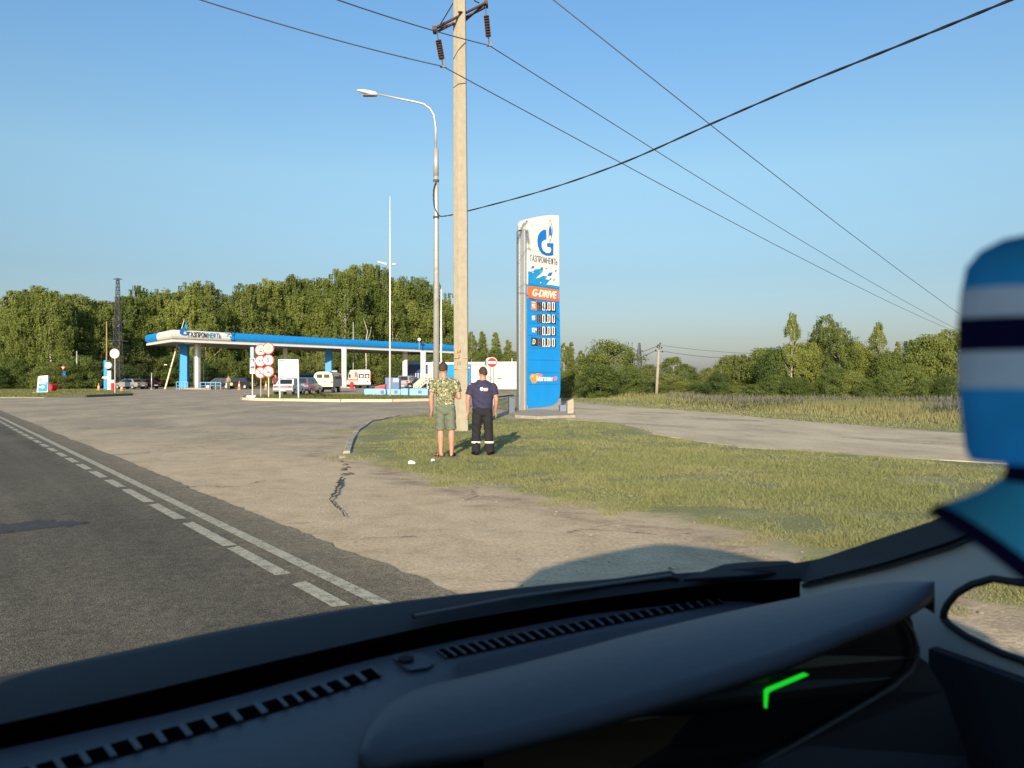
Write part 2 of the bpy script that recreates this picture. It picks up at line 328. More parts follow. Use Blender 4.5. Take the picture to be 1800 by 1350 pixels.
while a < 330: edge.append(rp(2.93 + .012 * math.sin(a * 1.7) + random.uniform(-.03, .03) + .02 * math.sin(a * .5), a, .012)); a += .16 if a < 14 else (.6 if a < 60 else 8)
MB().sheet([rp(-11, 330, .012), rp(-11, -30, .012)] + edge).build('road', road_mat(), props=dict(kind='structure'))
def mark_mat():
    m, t, b, v = newmat('worn_marking_paint', .7)
    n = noise(t, v, 14, 6, .8); n2 = noise(t, v, 90, 3, .7)
    c = ramp(t, mth(t, 'MULTIPLY_ADD', n2, .5, mth(t, 'MULTIPLY', n, .6)), [(.46, (.12, .105, .078)), (.53, (.40, .36, .26)), (.75, (.56, .51, .38))]); t.links.new(c, b.inputs['Base Color']); return m
mk = mark_mat(); s_ = MB(); a = -6.
while a < 120:
    L = .4 if a < 15 else 3; j = lambda: random.uniform(-.012, .012)
    s_.sheet([rp(2.36, a, .017), rp(2.47 , a, .017), rp(2.47, a + L, .017), rp(2.36, a + L, .017)]); a += L
s_.build('road_marking', mk, props=dict(kind='structure'), fix=False)
s_ = MB(); a = 2.02
DL = [(.0, 0.0)]
# dashes follow the photograph's rhythm
def aof(px, py): g = G(px, py); return g.dot(RD)
ds = [(580, 1072, 518, 1030), (500, 1012, 405, 966), (402, 962, 328, 922), (320, 914, 268, 889), (266, 884, 223, 862)]
for (x0, y0, x1, y1) in ds:
    a0, a1 = aof(x0, y0), aof(x1, y1); z = .0165
    s_.sheet([rp(2.12, a0, z), rp(2.235, a0 - .03, z), rp(2.235, a1 + .03, z), rp(2.12, a1, z)])
a = aof(216, 858)
while a < 110: s_.sheet([rp(2.12, a, .0165), rp(2.235, a, .0165), rp(2.235, a + .95, .0165), rp(2.12, a + .95, .0165)]); a += 1.28
s_.build('road_marking', mk, props=dict(kind='structure'), fix=False)
# ---- access road on the right (concrete)
def conc_mat():
    m, t, b, v = newmat('access_road_surface', .9)
    n1 = noise(t, v, .6, 6, .65, (1, .5, 1)); n3 = noise(t, v, 22, 5, .7); n4 = noise(t, v, 120, 3, .7)
    c = ramp(t, n1, [(.3, (.37, .295, .19)), (.5, (.54, .435, .285)), (.7, (.64, .52, .35))])
    c = mixc(t, .8, c, ramp(t, n3, [(.3, (.75, .75, .75)), (.7, (1.2, 1.2, 1.2))]), 'MULTIPLY'); c = mixc(t, .6, c, ramp(t, n4, [(.3, (.7, .7, .7)), (.7, (1.25, 1.25, 1.25))]), 'MULTIPLY')
    t.links.new(c, b.inputs['Base Color']); bp = N(t, 'Bump', Strength=.4, Distance=.02); t.links.new(n3, bp.inputs['Height']); t.links.new(bp.outputs[0], b.inputs['Normal']); return m
top = [(985, 706), (1100, 713.5), (1250, 726), (1400, 740), (1550, 751), (1700, 762), (2300, 808)]
bot = [(2300, 852), (1800, 816), (1500, 801), (1400, 794), (1300, 787), (1220, 774), (1150, 763), (1088, 744), (1000, 738), (950, 728), (948, 716)]
def rag(pts, amp):
    out = []
    for (a, b) in zip(pts[:-1], pts[1:]):
        A, B = G(*a), G(*b); n = max(2, int((B - A).length / .5))
        for i in range(n): q = A.lerp(B, i / n); out.append(q + Vector((random.uniform(-amp, amp), random.uniform(-amp, amp), .045)))
    q = G(*pts[-1]); q.z = .045; return out + [q]
MB().slab([p - Vector((0, 0, .09)) for p in rag(top, .12) + rag(bot, .13)], (0, 0, .057)).build('path', conc_mat(), props=dict(kind='structure'))
# ---- kerbs
def kerb(pts, wdt, h, m, name='kerb', gap=0., seg=1.0):
    mb = MB(); P3 = [G(*p) if len(p) == 2 else Vector(p) for p in pts]; full = []
    for a, b in zip(P3[:-1], P3[1:]):
        n = max(1, round((b - a).length / seg))
        for i in range(n): full.append((a.lerp(b, i / n), a.lerp(b, (i + 1) / n)))
    for a, b in full:
        d = (b - a).normalized(); nrm = Vector((-d.y, d.x, 0)); g = d * gap; dz = random.uniform(-.008, .008)
        ring = lambda p: [p - nrm * wdt / 2 + Vector((0, 0, -.15)), p + nrm * wdt / 2 + Vector((0, 0, -.15)), p + nrm * wdt / 2 + Vector((0, 0, h + dz)), p - nrm * (wdt / 2 - .03) + Vector((0, 0, h + dz)), p - nrm * wdt / 2 + Vector((0, 0, h - .03 + dz))]
        mb.loft([ring(a + g), ring(b - g)])
    return mb.build(name, m, props=dict(kind='structure'))
kerb([(428, 703), (440, 703.8), (500, 705), (600, 706.5), (690, 706.5), (758, 705)], .2, .17, mat('kerb_pale', (.50, .44, .33), .85, var=.12, scale=3), gap=.02, seg=3)
kerb([(428, 703), (424, 701), (428, 698.5)], .18, .15, M['kerb'], gap=.01, seg=1)
kerb([(800, 723), (758, 726), (700, 731.5), (650, 742), (628, 757), (616, 775), (609, 796)], .14, .045, M['kerb'], gap=.006, seg=.9)
kerb([(105, 699.3), (150, 698.6), (232, 695.3)], .2, .2, mat('kerb_dark', (.10, .10, .085), .85), gap=.01, seg=2)
kerb([(-200, 699.5), (30, 699), (80, 699.5)], .2, .05, M['kerb'], gap=.01, seg=2)
# broken kerb stones and the open joint beside the verge
rub = mat('broken_asphalt', (.11, .09, .065), .9, var=.35, scale=14, bump=.6)
def blob(mb, c, rx, ry, h, rz=0):
    n = 9; pr = [random.uniform(.65, 1.15) for _ in range(n)]; rings = []
    for (k, z) in ((1, -.03), (.92, h * .6), (.55, h)):
        rings.append([Vector((c[0], c[1], z)) + Vector((math.cos(2 * math.pi * i / n + rz) * rx * k * pr[i], math.sin(2 * math.pi * i / n + rz) * ry * k * pr[i], random.uniform(-.006, .006))) for i in range(n)])
    mb.loft(rings)
mb = MB()
for px, py, rx, ry, h in [(607, 818, .05, .09, .03), (604, 827, .06, .12, .035), (613, 823, .05, .06, .025), (616, 834, .07, .08, .025), (605, 836, .07, .09, .03), (598, 846, .04, .10, .025), (600, 812, .03, .05, .02)]:
    g = G(px, py); blob(mb, g, rx, ry, h)
mb.build('kerb', rub, props=dict(kind='structure'))
mb = MB()
for px, py, rx, ry, h in [(603, 804, .08, .15, .035)]:
    g = G(px, py); blob(mb, g, rx, ry, h)
mb.build('kerb', M['kerb'], props=dict(kind='structure'))
cr = [(601, 842), (597, 850), (593, 859), (590, 868), (584, 876), (580, 883), (585, 890), (592, 896), (598, 902), (608, 914)]
L1 = [G(*p) for p in cr]; up = []; dn = []; nn_ = 60
for i in range(nn_):
    q = i / (nn_ - 1) * (len(L1) - 1); j = min(int(q), len(L1) - 2); p = L1[j].lerp(L1[j + 1], q - j); wd = (.030 * (1 - i / nn_) + .006) * random.uniform(.25, 1.5); jx = random.uniform(-.012, .012)
    up.append(p + Vector((wd + jx, 0, .036))); dn.append(p + Vector((-wd * random.uniform(.3, 1) + jx, 0, .036)))
MB().sheet(up + dn[::-1]).build('ground_crack', mat('open_joint', (.045, .038, .030), .95, var=.4, scale=30), props=dict(kind='structure'))
# road repair joint and dark patch on the left of the road
pq = [G(-60, 945), G(0, 925), G(80, 917), G(150, 919), G(158, 922), G(110, 928), G(40, 936), G(0, 941), G(-60, 960), G(-60, 945)]
pq = [a_.lerp(b_, i_ / 12) + Vector((random.uniform(-.03, .03), random.uniform(-.07, .07), .016)) for a_, b_ in zip(pq[:-1], pq[1:]) for i_ in range(12)]
MB().sheet(pq).build('road_patch', mat('tar_patch', (.040, .035, .030), .8, var=.3, scale=8), props=dict(kind='structure'))
# ================================================================== GRASS (uncountable)
def blades(name, pts, h, wd, lean, c1, c2, trans=.25, hue=None):
    n = len(pts); a = rng.uniform(0, 2 * np.pi, n); hh = h * rng.uniform(.5, 1.2, n); b = rng.uniform(0, 2 * np.pi, n); ln = lean * rng.uniform(.3, 1.3, n) * hh
    d = np.stack([np.cos(a), np.sin(a), 0 * a], 1) * (wd / 2)[:, None]
    v = np.empty((n, 3, 3)); v[:, 0] = pts - d; v[:, 1] = pts + d; v[:, 2] = pts + np.stack([np.cos(b) * ln, np.sin(b) * ln, hh], 1)
    me = bpy.data.meshes.new(name); me.vertices.add(n * 3); me.vertices.foreach_set('co', v.reshape(-1).astype(np.float32))
    me.loops.add(n * 3); me.loops.foreach_set('vertex_index', np.arange(n * 3, dtype=np.int32)); me.polygons.add(n); me.polygons.foreach_set('loop_start', np.arange(0, n * 3, 3, dtype=np.int32)); me.update(calc_edges=True)
    at = me.attributes.new('hue', 'FLOAT', 'POINT'); at.data.foreach_set('value', np.repeat(np.clip((rng.uniform(0, 1, n) * .6 + .4 * hue) if hue is not None else rng.uniform(0, 1, n), 0, 1), 3).astype(np.float32))
    me.materials.append(leafmat(name + '_blades', c1, c2, trans)); o = bpy.data.objects.new(name, me); col.objects.link(o); return tag(o, kind='stuff')
def vnoise(X, Y, s, seed=0):
    r = np.random.default_rng(seed).uniform(0, 1, (64, 64)); x = X / s; y = Y / s; xi = np.floor(x).astype(int); yi = np.floor(y).astype(int); fx = x - xi; fy = y - yi; fx = fx * fx * (3 - 2 * fx); fy = fy * fy * (3 - 2 * fy)
    g = lambda i, j: r[i % 64, j % 64]
    return (g(xi, yi) * (1 - fx) + g(xi + 1, yi) * fx) * (1 - fy) + (g(xi, yi + 1) * (1 - fx) + g(xi + 1, yi + 1) * fx) * fy
def scatter(n, poly, y0, y1, kmax, margin=.0, gamma=1.3, kmin=None, rough=.8):
    Y = y0 * (y1 / y0) ** (rng.uniform(0, 1, n) ** gamma * 1.0); X = rng.uniform(kmin if kmin is not None else -kmax, kmax, n) * (Y + .6)
    s = sdist(X, Y, poly) + (vnoise(X, Y, .35, 3) - .5) * rough + (vnoise(X, Y, 1.1, 4) - .5) * rough
    k = s > margin; X, Y, s = X[k], Y[k], s[k]; return X, Y, s
X, Y, s = scatter(620000, [VERGE], 4.6, 45, .75, .12, 1.15, -.28, 1.5)
k = np.minimum(np.hypot(X + 1.27, Y - 14.5), np.hypot(X + .57, Y - 14.8)) > .33; X, Y, s = X[k], Y[k], s[k]
dens = vnoise(X, Y, .5, 5) * .5 + vnoise(X, Y, 1.6, 6) * .5; k = rng.uniform(0, 1, len(X)) < np.clip((dens - .5) * 3.2 + .55 + np.clip(s, 0, 1.5) * .3 - .25, .04, 1); X, Y, s, dens = X[k], Y[k], s[k], dens[k]
hgt = np.clip(.018 + .025 * np.clip(s, 0, 1.5), 0, .048) * (.45 + .9 * vnoise(X, Y, .5, 9)) + .008 * (Y > 9)
o = blades('grass', np.stack([X, Y, ground_z(X, Y) - .003], 1), hgt, .003 + Y * .0006, 1.1, (.52, .42, .21), (.12, .18, .045), .3, hue=np.clip((vnoise(X, Y, .9, 41) - .5) * 2.2 + (dens - .5) * 1.4 + .25 + np.clip(s, 0, 2) * .26, 0, 1))
X, Y, s = scatter(60000, [MIDI], 48, 70, .45, .02, 1, -.4, .1)
blades('grass', np.stack([X, Y, 0 * X], 1), np.full(len(X), .22), np.full(len(X), .05), .5, (.19, .17, .05), (.085, .12, .022), .3)
X, Y, s = scatter(50000, [LEFTL], 58, 112, .45, -.3, 1, -.75, .3); k = X / Y < -.47
blades('grass', np.stack([X, Y, 0 * X], 1)[k], np.full(k.sum(), .12), np.full(k.sum(), .06), .6, (.22, .19, .06), (.12, .15, .03), .3)
X, Y, s = scatter(150000, [RIGHTG], 18, 95, .72, .05, 1, .03, .5)
tall = np.clip((s - 1.6 - Y * .03) / 3., 0, 1); k = rng.uniform(0, 1, len(X)) < .55 + .45 * tall; X, Y, s, tall = X[k], Y[k], s[k], tall[k]
blades('tall_grass', np.stack([X, Y, 0 * X], 1), .06 + tall * .42 * (.3 + vnoise(X, Y, 1.2, 12)), .008 + Y * .0008, .35, (.46, .37, .18), (.12, .155, .055), .3, hue=vnoise(X, Y, 2.2, 21) * 2.2 - .45 + .15 * (tall < .1))
X, Y, s = scatter(26000, [RIGHTG], 24, 70, .72, 3.2, 1, .2, .5); k = (vnoise(X, Y, 3.5, 33) > .60) ; X, Y = X[k], Y[k]
blades('weeds', np.stack([X, Y, .25 + .25 * vnoise(X, Y, 1.3, 5)], 1), np.full(len(X), .28), np.full(len(X), .05), .5, (.17, .15, .15), (.11, .14, .06), .3)
# pebbles and litter
mb = MB()
for _ in range(260):
    Y = random.uniform(4.5, 15); X = random.uniform(-.35, .62) * Y
    if X * RS.x + Y * RS.y < 3.3: continue
    if sdist(np.array([X]), np.array([Y]), [VERGE])[0] > .8: continue
    r = random.uniform(.006, .022); z = float(ground_z(np.array([X]), np.array([Y]))[0]); mb.ball((X, Y, z + r * .2), (r, r * random.uniform(.6, 1), r * .6), 6, 4)
mb.build('gravel', mat('stone', (.22, .18, .14), .9, var=.35, scale=5), props=dict(kind='stuff'))
for px, py, lb in ((724, 817, 'crumpled white paper lying on the dirt left of the sandals'), (761, 811, 'small white scrap lying in the grass edge below the sandals')):
    g = G(px, py); mb = MB(); r = .06 if px == 724 else .035
    rings = [[Vector((g.x, g.y, .01 + z * r)) + Vector((math.cos(i * .7) * r * kk * random.uniform(.7, 1.3), math.sin(i * .7) * r * kk * random.uniform(.6, 1.1), random.uniform(-.01, .01))) for i in range(9)] for kk, z in ((1, 0), (1.1, .35), (.8, .8), (.25, .95))]
    mb.loft(rings).build('paper_scrap', M['signw'], props=dict(label=lb, cat='litter'))
# ================================================================== VEGETATION
def leafmesh(name, c, nrm, size, hue, m):
    n = len(c); t1 = rng.normal(size=(n, 3)); nrm = nrm / (np.linalg.norm(nrm, axis=1, keepdims=True) + 1e-9)
    t1 -= (t1 * nrm).sum(1)[:, None] * nrm; t1 /= np.linalg.norm(t1, axis=1, keepdims=True) + 1e-9; t2 = np.cross(nrm, t1)
    s = size[:, None]; v = np.stack([c - t1 * s, c + t2 * s * .55, c + t1 * s, c - t2 * s * .55], 1)
    me = bpy.data.meshes.new(name); me.vertices.add(n * 4); me.vertices.foreach_set('co', v.reshape(-1).astype(np.float32))
    me.loops.add(n * 4); me.loops.foreach_set('vertex_index', np.arange(n * 4, dtype=np.int32)); me.polygons.add(n); me.polygons.foreach_set('loop_start', np.arange(0, n * 4, 4, dtype=np.int32)); me.update(calc_edges=True)
    at = me.attributes.new('hue', 'FLOAT', 'POINT'); at.data.foreach_set('value', np.repeat(np.clip(hue, 0, 1), 4).astype(np.float32)); me.materials.append(m); return me
def crown(kind, n_cl, n_lf, ls, m):
    """unit tree: height 1, half-width about .25 in x and y"""
    cs = []; ns = []; hs = []
    for i in range(n_cl):
        if kind == 'birch':      # weeping
            z = random.uniform(.12, .985); prof = (math.sin(math.pi * min(1, (z - .06) / .96) ** .8) ** .55) * .25 * (1 + .25 * math.sin(i * 2.4))
        elif kind == 'cone': z = random.uniform(.12, .98); prof = .22 * (1 - z) ** .75 + .012
        elif kind == 'slim': z = random.uniform(.2, .98); prof = .2 * (math.sin(math.pi * ((z - .1) / .92) ** .8)) ** .8 + .01
        else: z = random.uniform(.05, .93); prof = .5 * math.sqrt(max(.02, 1 - ((z - .35) / .62) ** 2))
        a = random.uniform(0, 6.283); rr = prof * (random.uniform(.35, 1) ** .45) * (random.uniform(.7, 1.1) if random.random() < .8 else random.uniform(1.05, 1.38))
        p = np.array([math.cos(a) * rr, math.sin(a) * rr, z]); h = random.uniform(0, 1)
        k = int(n_lf * random.uniform(.5, 1.5)); sg = {'birch': .032, 'cone': .022, 'slim': .020, 'bush': .062}[kind] * random.uniform(.45, 1.4) * (.6 if z > .88 and kind != 'bush' else 1)
        o = rng.normal(size=(k, 3)) * sg * np.array([1, 1, .7])
        if kind == 'birch':
            st = rng.integers(0, 9, k); off = rng.normal(size=(9, 2)) * sg * 1.1; o[:, :2] = off[st] + rng.normal(size=(k, 2)) * sg * .28; ln = rng.uniform(.05, .17, 9) * random.uniform(.6, 1.2); o[:, 2] = -rng.uniform(0, 1, k) * ln[st] + .015
        if kind == 'slim': o[:, 2] -= rng.uniform(0, .06, k)
        cs.append(p + o); nn = rng.normal(size=(k, 3)) * .8 + np.array([math.cos(a), math.sin(a), .45]) * .9; ns.append(nn); hs.append(np.full(k, h) * .7 + rng.uniform(0, .3, k))
    c = np.concatenate(cs); c[:, 2] = np.clip(c[:, 2], .0, 1.0)
    return leafmesh('crown', c, np.concatenate(ns), ls * rng.uniform(.6, 1.3, len(c)), np.concatenate(hs), m)
def trunkmesh(kind, m):
    mb = MB(); top = .93
    bend = [(random.uniform(-.012, .012), random.uniform(-.012, .012)) for _ in range(8)]
    pts = [Vector((bend[i][0] * (i > 0), bend[i][1], -.01 + top * i / 7)) for i in range(8)]; mb.tube(pts, [.014 * (1 - i / 7.6) + .002 for i in range(8)], 7)
    for _ in range(14):
        z = random.uniform(.2, .85); a = random.uniform(0, 6.28); L = .16 * (1 - z) + .05; b = Vector((0, 0, z)) + Vector((bend[4][0], bend[4][1], 0)); e = b + Vector((math.cos(a) * L, math.sin(a) * L, L * 1.1)); mb.tube([b, b.lerp(e, .5) + Vector((0, 0, .01)), e], [.0045, .003, .0012], 5)
    me = bpy.data.meshes.new('trunk'); me.from_pydata(mb.v, [], mb.f); me.materials.append(m); me.shade_smooth(); return me
LM = dict(birch=leafmat('birch_leaf', (.066, .104, .022), (.255, .285, .062), .32), mid=leafmat('mid_leaf', (.050, .090, .020), (.225, .25, .055), .3), dark=leafmat('dark_leaf', (.038, .070, .020), (.14, .18, .04), .25), pale=leafmat('pale_leaf', (.11, .14, .035), (.22, .23, .07), .3))
PR = {}
for nm, kind, ncl, nlf, ls, lm, bk, cnt in (('birch', 'birch', 150, 190, .0085, 'birch', 'bark', 6), ('fine', 'birch', 140, 190, .0085, 'mid', 'bark', 3), ('slim', 'slim', 100, 110, .010, 'mid', 'bark', 3), ('cone', 'cone', 150, 90, .0095, 'mid', 'barkd', 2),
                                 ('round', 'bush', 150, 150, .017, 'mid', 'barkd', 4), ('darkb', 'bush', 140, 150, .017, 'dark', 'barkd', 3), ('paleb', 'bush', 130, 150, .017, 'pale', 'barkd', 3)):
    PR[nm] = [(crown(kind, ncl, nlf, ls, LM[lm]), trunkmesh(kind, M[bk])) for _ in range(cnt)]
def tree(nm, px, ytop, Y, wpx, name, label, cat, group, z0=0., ztrunk=1.):
    hgt = H + (HZ - ytop) / F * Y - z0; half = .25 if PR_W[nm] == 1 else .52
    wd = wpx / F * Y / (2 * half); k = random.choice(PR[nm]); g = GY(px, Y, z0)
    t = thing(name, label, cat, g, random.uniform(0, 6.28), group); t.scale = (wd, wd, hgt)
    for me, n in zip(k, ('crown', 'trunk')):
        o = bpy.data.objects.new(n, me); col.objects.link(o); o.parent = t
    if nm in ('birch', 'fine', 'slim'):
        o.scale = (1.0, 1.0, 1.0)
    return t
PR_W = dict(birch=1, fine=1, slim=1, cone=1, round=2, darkb=2, paleb=2)
sil = [(-40, 560), (0, 555), (15, 525), (50, 500), (75, 492), (110, 512), (135, 518), (160, 512), (200, 518), (230, 510), (260, 506), (300, 506), (340, 500), (362, 494), (385, 518), (405, 520), (420, 497), (445, 490), (480, 494), (510, 486), (540, 478), (580, 480), (610, 467), (632, 459), (660, 466), (690, 481), (720, 490), (750, 490), (775, 508), (795, 540), (815, 575)]
def silh(px): return float(np.interp(px, [a for a, b in sil], [b for a, b in sil]))
GF = 'birches of the wood behind the filling station'
desc = ['weeping birch in the wood behind the filling station']
i = 0
def FY(px): return float(np.interp(px, [0, 150, 230, 400, 600, 800], [112, 114, 132, 146, 166, 184]))
def place(px):
    for lim, nm in ((60, 'at the left end of the wood'), (215, 'left of the lattice tower'), (300, 'behind the left canopy tip'), (400, 'above the canopy lettering'), (500, 'above the round prohibition signs'), (600, 'above the middle of the canopy'), (700, 'on the highest hump of the wood')):
        if px < lim: return nm
    return 'between thin mast and concrete pole'
ORD = ['first', 'second', 'third', 'fourth', 'fifth', 'sixth', 'seventh', 'eighth']; nb = {}
def lab(px, row, what='birch'):
    b = place(px); nb[(b, row, what)] = nb.get((b, row, what), 0) + 1
    return f'{row} row {what} {b}, {ORD[min(nb[(b, row, what)] - 1, 7)]} from left'
px = -30
while px < 800:
    Y = FY(px) + random.uniform(-6, 6); tree('birch', px, silh(px) + random.uniform(6, 55), Y, random.uniform(62, 84), 'birch_tree', lab(px, 'front'), 'birch', GF); px += random.uniform(24, 34)
px = -20
while px < 795:
    Y = FY(px) + 10 + random.uniform(-3, 3); tree(random.choice(['birch', 'birch', 'fine']), px, silh(px) + random.uniform(-7, 12), Y, random.uniform(60, 78), 'birch_tree', lab(px, 'middle'), 'birch', GF); px += random.uniform(20, 28)
px = -10
while px < 790:
    Y = FY(px) + 21 + random.uniform(-3, 3); tree('fine', px, silh(px) + random.uniform(6, 22), Y, random.uniform(60, 80), 'birch_tree', lab(px, 'rear'), 'birch', GF); px += random.uniform(34, 46)
px = -20; k = 0
while px < 830:
    Y = FY(px) - 9 + random.uniform(-2, 2); yt = (640 if px < 120 else 632 if px < 220 else 622) + random.uniform(-12, 14)
    k += 1; tree(random.choice(['round', 'darkb', 'darkb', 'round', 'paleb']), px, yt, Y, random.uniform(48, 70), 'shrub', lab(px, 'bottom', 'dark shrub'), 'shrub', 'undergrowth at the foot of the wood'); px += random.uniform(22, 32)
# white birch stems that stand clear of the foliage
for px, yt, yb, Y, lb in ((643, 560, 676, 158, 'bare white birch stem forking above the middle of the canopy'),):
    b = GY(px, Y); tz = H + (HZ - yt) / F * Y; t = thing('bare_birch', lb, 'tree', b); mb = MB(); k = Y / F
    mb.tube([(0, 0, 0), (2 * k * .5, 0, tz * .35), (-1 * k, 0, tz * .6), (3 * k, 0, tz * .8), (-4 * k, 0, tz)], [1.5 * k, 1.3 * k, 1. * k, .7 * k, .3 * k], 7); mb.tube([(0, 0, tz * .62), (7 * k, 0, tz * .75), (10 * k, 0, tz * .88)], [.7 * k, .5 * k, .2 * k], 6); mb.tube([(0, 0, tz * .5), (-5 * k, 0, tz * .62), (-8 * k, 0, tz * .7)], [.6 * k, .4 * k, .2 * k], 6)
    mb.build('trunk', M['bark'], t, smooth=True)
T = 'trees and bushes on the right'
def RT(nm, px, yt, w, Y, name, lb, cat='tree'): tree(nm, px, yt, Y, w, name, lb, cat, T)
RT('slim', 829, 580, 34, 118, 'birch_tree', 'slim birch directly right of the concrete pole, above the white building')
RT('cone', 848, 582, 40, 122, 'spruce_tree', 'pointed spruce above the white building left of the no entry sign')
RT('cone', 871, 584, 44, 118, 'spruce_tree', 'pointed spruce standing behind the round no entry sign')
RT('cone', 893, 597, 38, 121, 'spruce_tree', 'small pointed spruce close to the left of the price sign')
RT('round', 860, 612, 60, 116, 'bush', 'low leafy bush behind the roof of the white building', 'bush')
RT('round', 905, 618, 50, 115, 'bush', 'low bush touching the left edge of the price sign', 'bush')
RT('slim', 992, 600, 34, 72, 'birch_tree', 'slim birch just right of the price sign')
RT('cone', 1004, 601, 34, 76, 'birch_tree', 'pointed young birch right of the price sign')
RT('slim', 1022, 614, 30, 78, 'birch_tree', 'thin tree between the price sign and the big bushy tree')
RT('round', 1000, 650, 50, 66, 'bush', 'pale bush low beside the price sign', 'bush'); RT('paleb', 985, 668, 44, 58, 'bush', 'yellow green low bush beside the foot of the price sign', 'bush')
RT('round', 1077, 597, 96, 62, 'willow_tree', 'big dense round tree left of the utility pole'); RT('darkb', 1056, 640, 80, 57, 'bush', 'dark bush at the foot of the big round tree', 'bush'); RT('darkb', 1108, 645, 60, 58, 'bush', 'dark bush between the big round tree and the utility pole', 'bush')
RT('round', 1040, 622, 60, 64, 'tree', 'left flank tree merging into the big round tree')
RT('paleb', 1140, 640, 46, 80, 'tree', 'pale birch clump left of the utility pole'); RT('birch', 1183, 627, 52, 92, 'birch_tree', 'rounded pale birch right behind the utility pole'); RT('birch', 1205, 640, 46, 96, 'birch_tree', 'pale birch sloping down to the gap in the tree line'); RT('paleb', 1172, 655, 60, 75, 'bush', 'pale bush behind the foot of the utility pole', 'bush'); RT('paleb', 1215, 668, 56, 70, 'bush', 'pale green bush under the gap in the tree line', 'bush')
RT('round', 1232, 660, 60, 170, 'tree', 'far tree seen in the gap of the tree line'); RT('paleb', 1248, 646, 50, 90, 'tree', 'pale tree at the right side of the gap'); 
RT('paleb', 1285, 625, 74, 60, 'maple_tree', 'yellow green rounded tree right of the gap'); RT('paleb', 1328, 632, 66, 62, 'maple_tree', 'second yellow green rounded tree, before the tall slim birch'); RT('darkb', 1262, 664, 70, 56, 'bush', 'dark bush under the yellow green tree', 'bush')
RT('slim', 1391, 546, 48, 50, 'birch_tree', 'tallest slim birch with a visible white stem'); RT('darkb', 1362, 610, 66, 51, 'tree', 'dark leafy tree at the left foot of the tallest slim birch')
RT('round', 1420, 598, 70, 52, 'tree', 'leafy tree right beside the tallest slim birch'); RT('fine', 1452, 553, 62, 53, 'birch_tree', 'broad birch right of the tallest slim birch'); RT('fine', 1475, 575, 60, 51, 'birch_tree', 'yellowish birch with hanging branches, right of the broad birch')
RT('round', 1505, 600, 66, 52, 'tree', 'leafy tree between the broad birch and the narrow leaning birch'); RT('slim', 1543, 562, 46, 51, 'birch_tree', 'narrow birch leaning right above the leafy bushes'); RT('cone', 1578, 600, 34, 55, 'birch_tree', 'small pointed tree between the narrow birch and the wide crown')
RT('round', 1560, 622, 70, 50, 'tree', 'leafy tree under the narrow birch'); RT('round', 1640, 588, 100, 49, 'ash_tree', 'wide leafy crown beside the blue ornament'); RT('slim', 1632, 588, 46, 50, 'birch_tree', 'feathery top poking out of the wide leafy crown'); RT('round', 1690, 592, 84, 48, 'tree', 'leafy tree partly behind the blue ornament'); RT('round', 1602, 640, 70, 47, 'bush', 'round bush in front of the wide leafy crown', 'bush')
RT('slim', 1760, 590, 70, 52, 'birch_tree', 'birch hidden behind the blue ornament')
hn_ = {}
def hlab(px):
    b = 'right of the utility pole' if px < 1220 else 'under the gap in the trees' if px < 1290 else 'left of the tallest slim birch' if px < 1385 else 'right of the tallest slim birch' if px < 1500 else 'below the narrow leaning birch' if px < 1600 else 'beside the blue ornament'
    hn_[b] = hn_.get(b, 0) + 1; return f'low dark bush {b}, {ORD[hn_[b] - 1]} from left'
for px_, yt_, w__, nm_, lb_ in ((1340, 612, 70, 'round', 'leafy tree left of the tallest slim birch, above the dark bushes'), (1405, 604, 52, 'fine', 'birch directly behind the tallest slim birch'), (1436, 592, 56, 'fine', 'birch between the tallest slim birch and the broad birch'), (1488, 596, 56, 'fine', 'birch right of the yellowish hanging birch'), (1522, 612, 56, 'fine', 'birch left of the narrow leaning birch'), (1562, 616, 56, 'fine', 'birch just right of the narrow leaning birch'),
        (1604, 596, 60, 'fine', 'birch left of the wide leafy crown'), (1668, 578, 72, 'fine', 'birch rising behind the wide leafy crown'), (1715, 572, 84, 'round', 'tree mostly hidden by the blue ornament'), (1300, 622, 60, 'fine', 'birch right of the yellow green rounded tree'), (1268, 640, 50, 'fine', 'small birch at the right side of the gap')):
    RT(nm_, px_, yt_, w__, 55 + random.uniform(-1, 2), 'birch_tree' if nm_ == 'fine' else 'tree', lb_)
k = 0
for px in range(1135, 1760, 33):
    k += 1; yt = np.interp(px, [1135, 1240, 1300, 1700], [676, 680, 664, 668]) + random.uniform(-24, 14); Y = float(np.interp(px, [1135, 1300, 1700], [60, 50, 40]))
    RT('darkb' if k % 3 else 'round', px, yt, random.uniform(50, 66), Y, 'bush', hlab(px), 'bush')
# ================================================================== FILLING STATION
A2, B2, E2 = Vector((-41.9, 95, 0)), Vector((-50.5, 106.5, 0)), Vector((-10.6, 140, 0))
D2 = B2 + (E2 - A2); ZT, ZB = 7.45, 5.95
can = thing('station_canopy', 'long flat canopy with blue and white fascia on pillars over the filling station', 'canopy', (A2.x, A2.y, 0))
fd = (E2 - A2).normalized(); ld = (B2 - A2).normalized(); fn = Vector((fd.y, -fd.x, 0)); ln_ = Vector((-ld.y, ld.x, 0));
if ln_.dot(fd) > 0: ln_ = -ln_
prof_f = [(0, 7.45), (.16, 7.40), (.30, 7.2), (.36, 6.95), (.34, 6.65), (.22, 6.42), (0, 6.36)]
def sweep(name, prof, Ps_, Pe, n0, n1, m, parent):
    mb = MB(); mb.loft([[Ps_ + n0 * o + Vector((0, 0, z)) for o, z in prof], [Pe + n1 * o + Vector((0, 0, z)) for o, z in prof]]); return mb.build(name, m, parent, world=True)
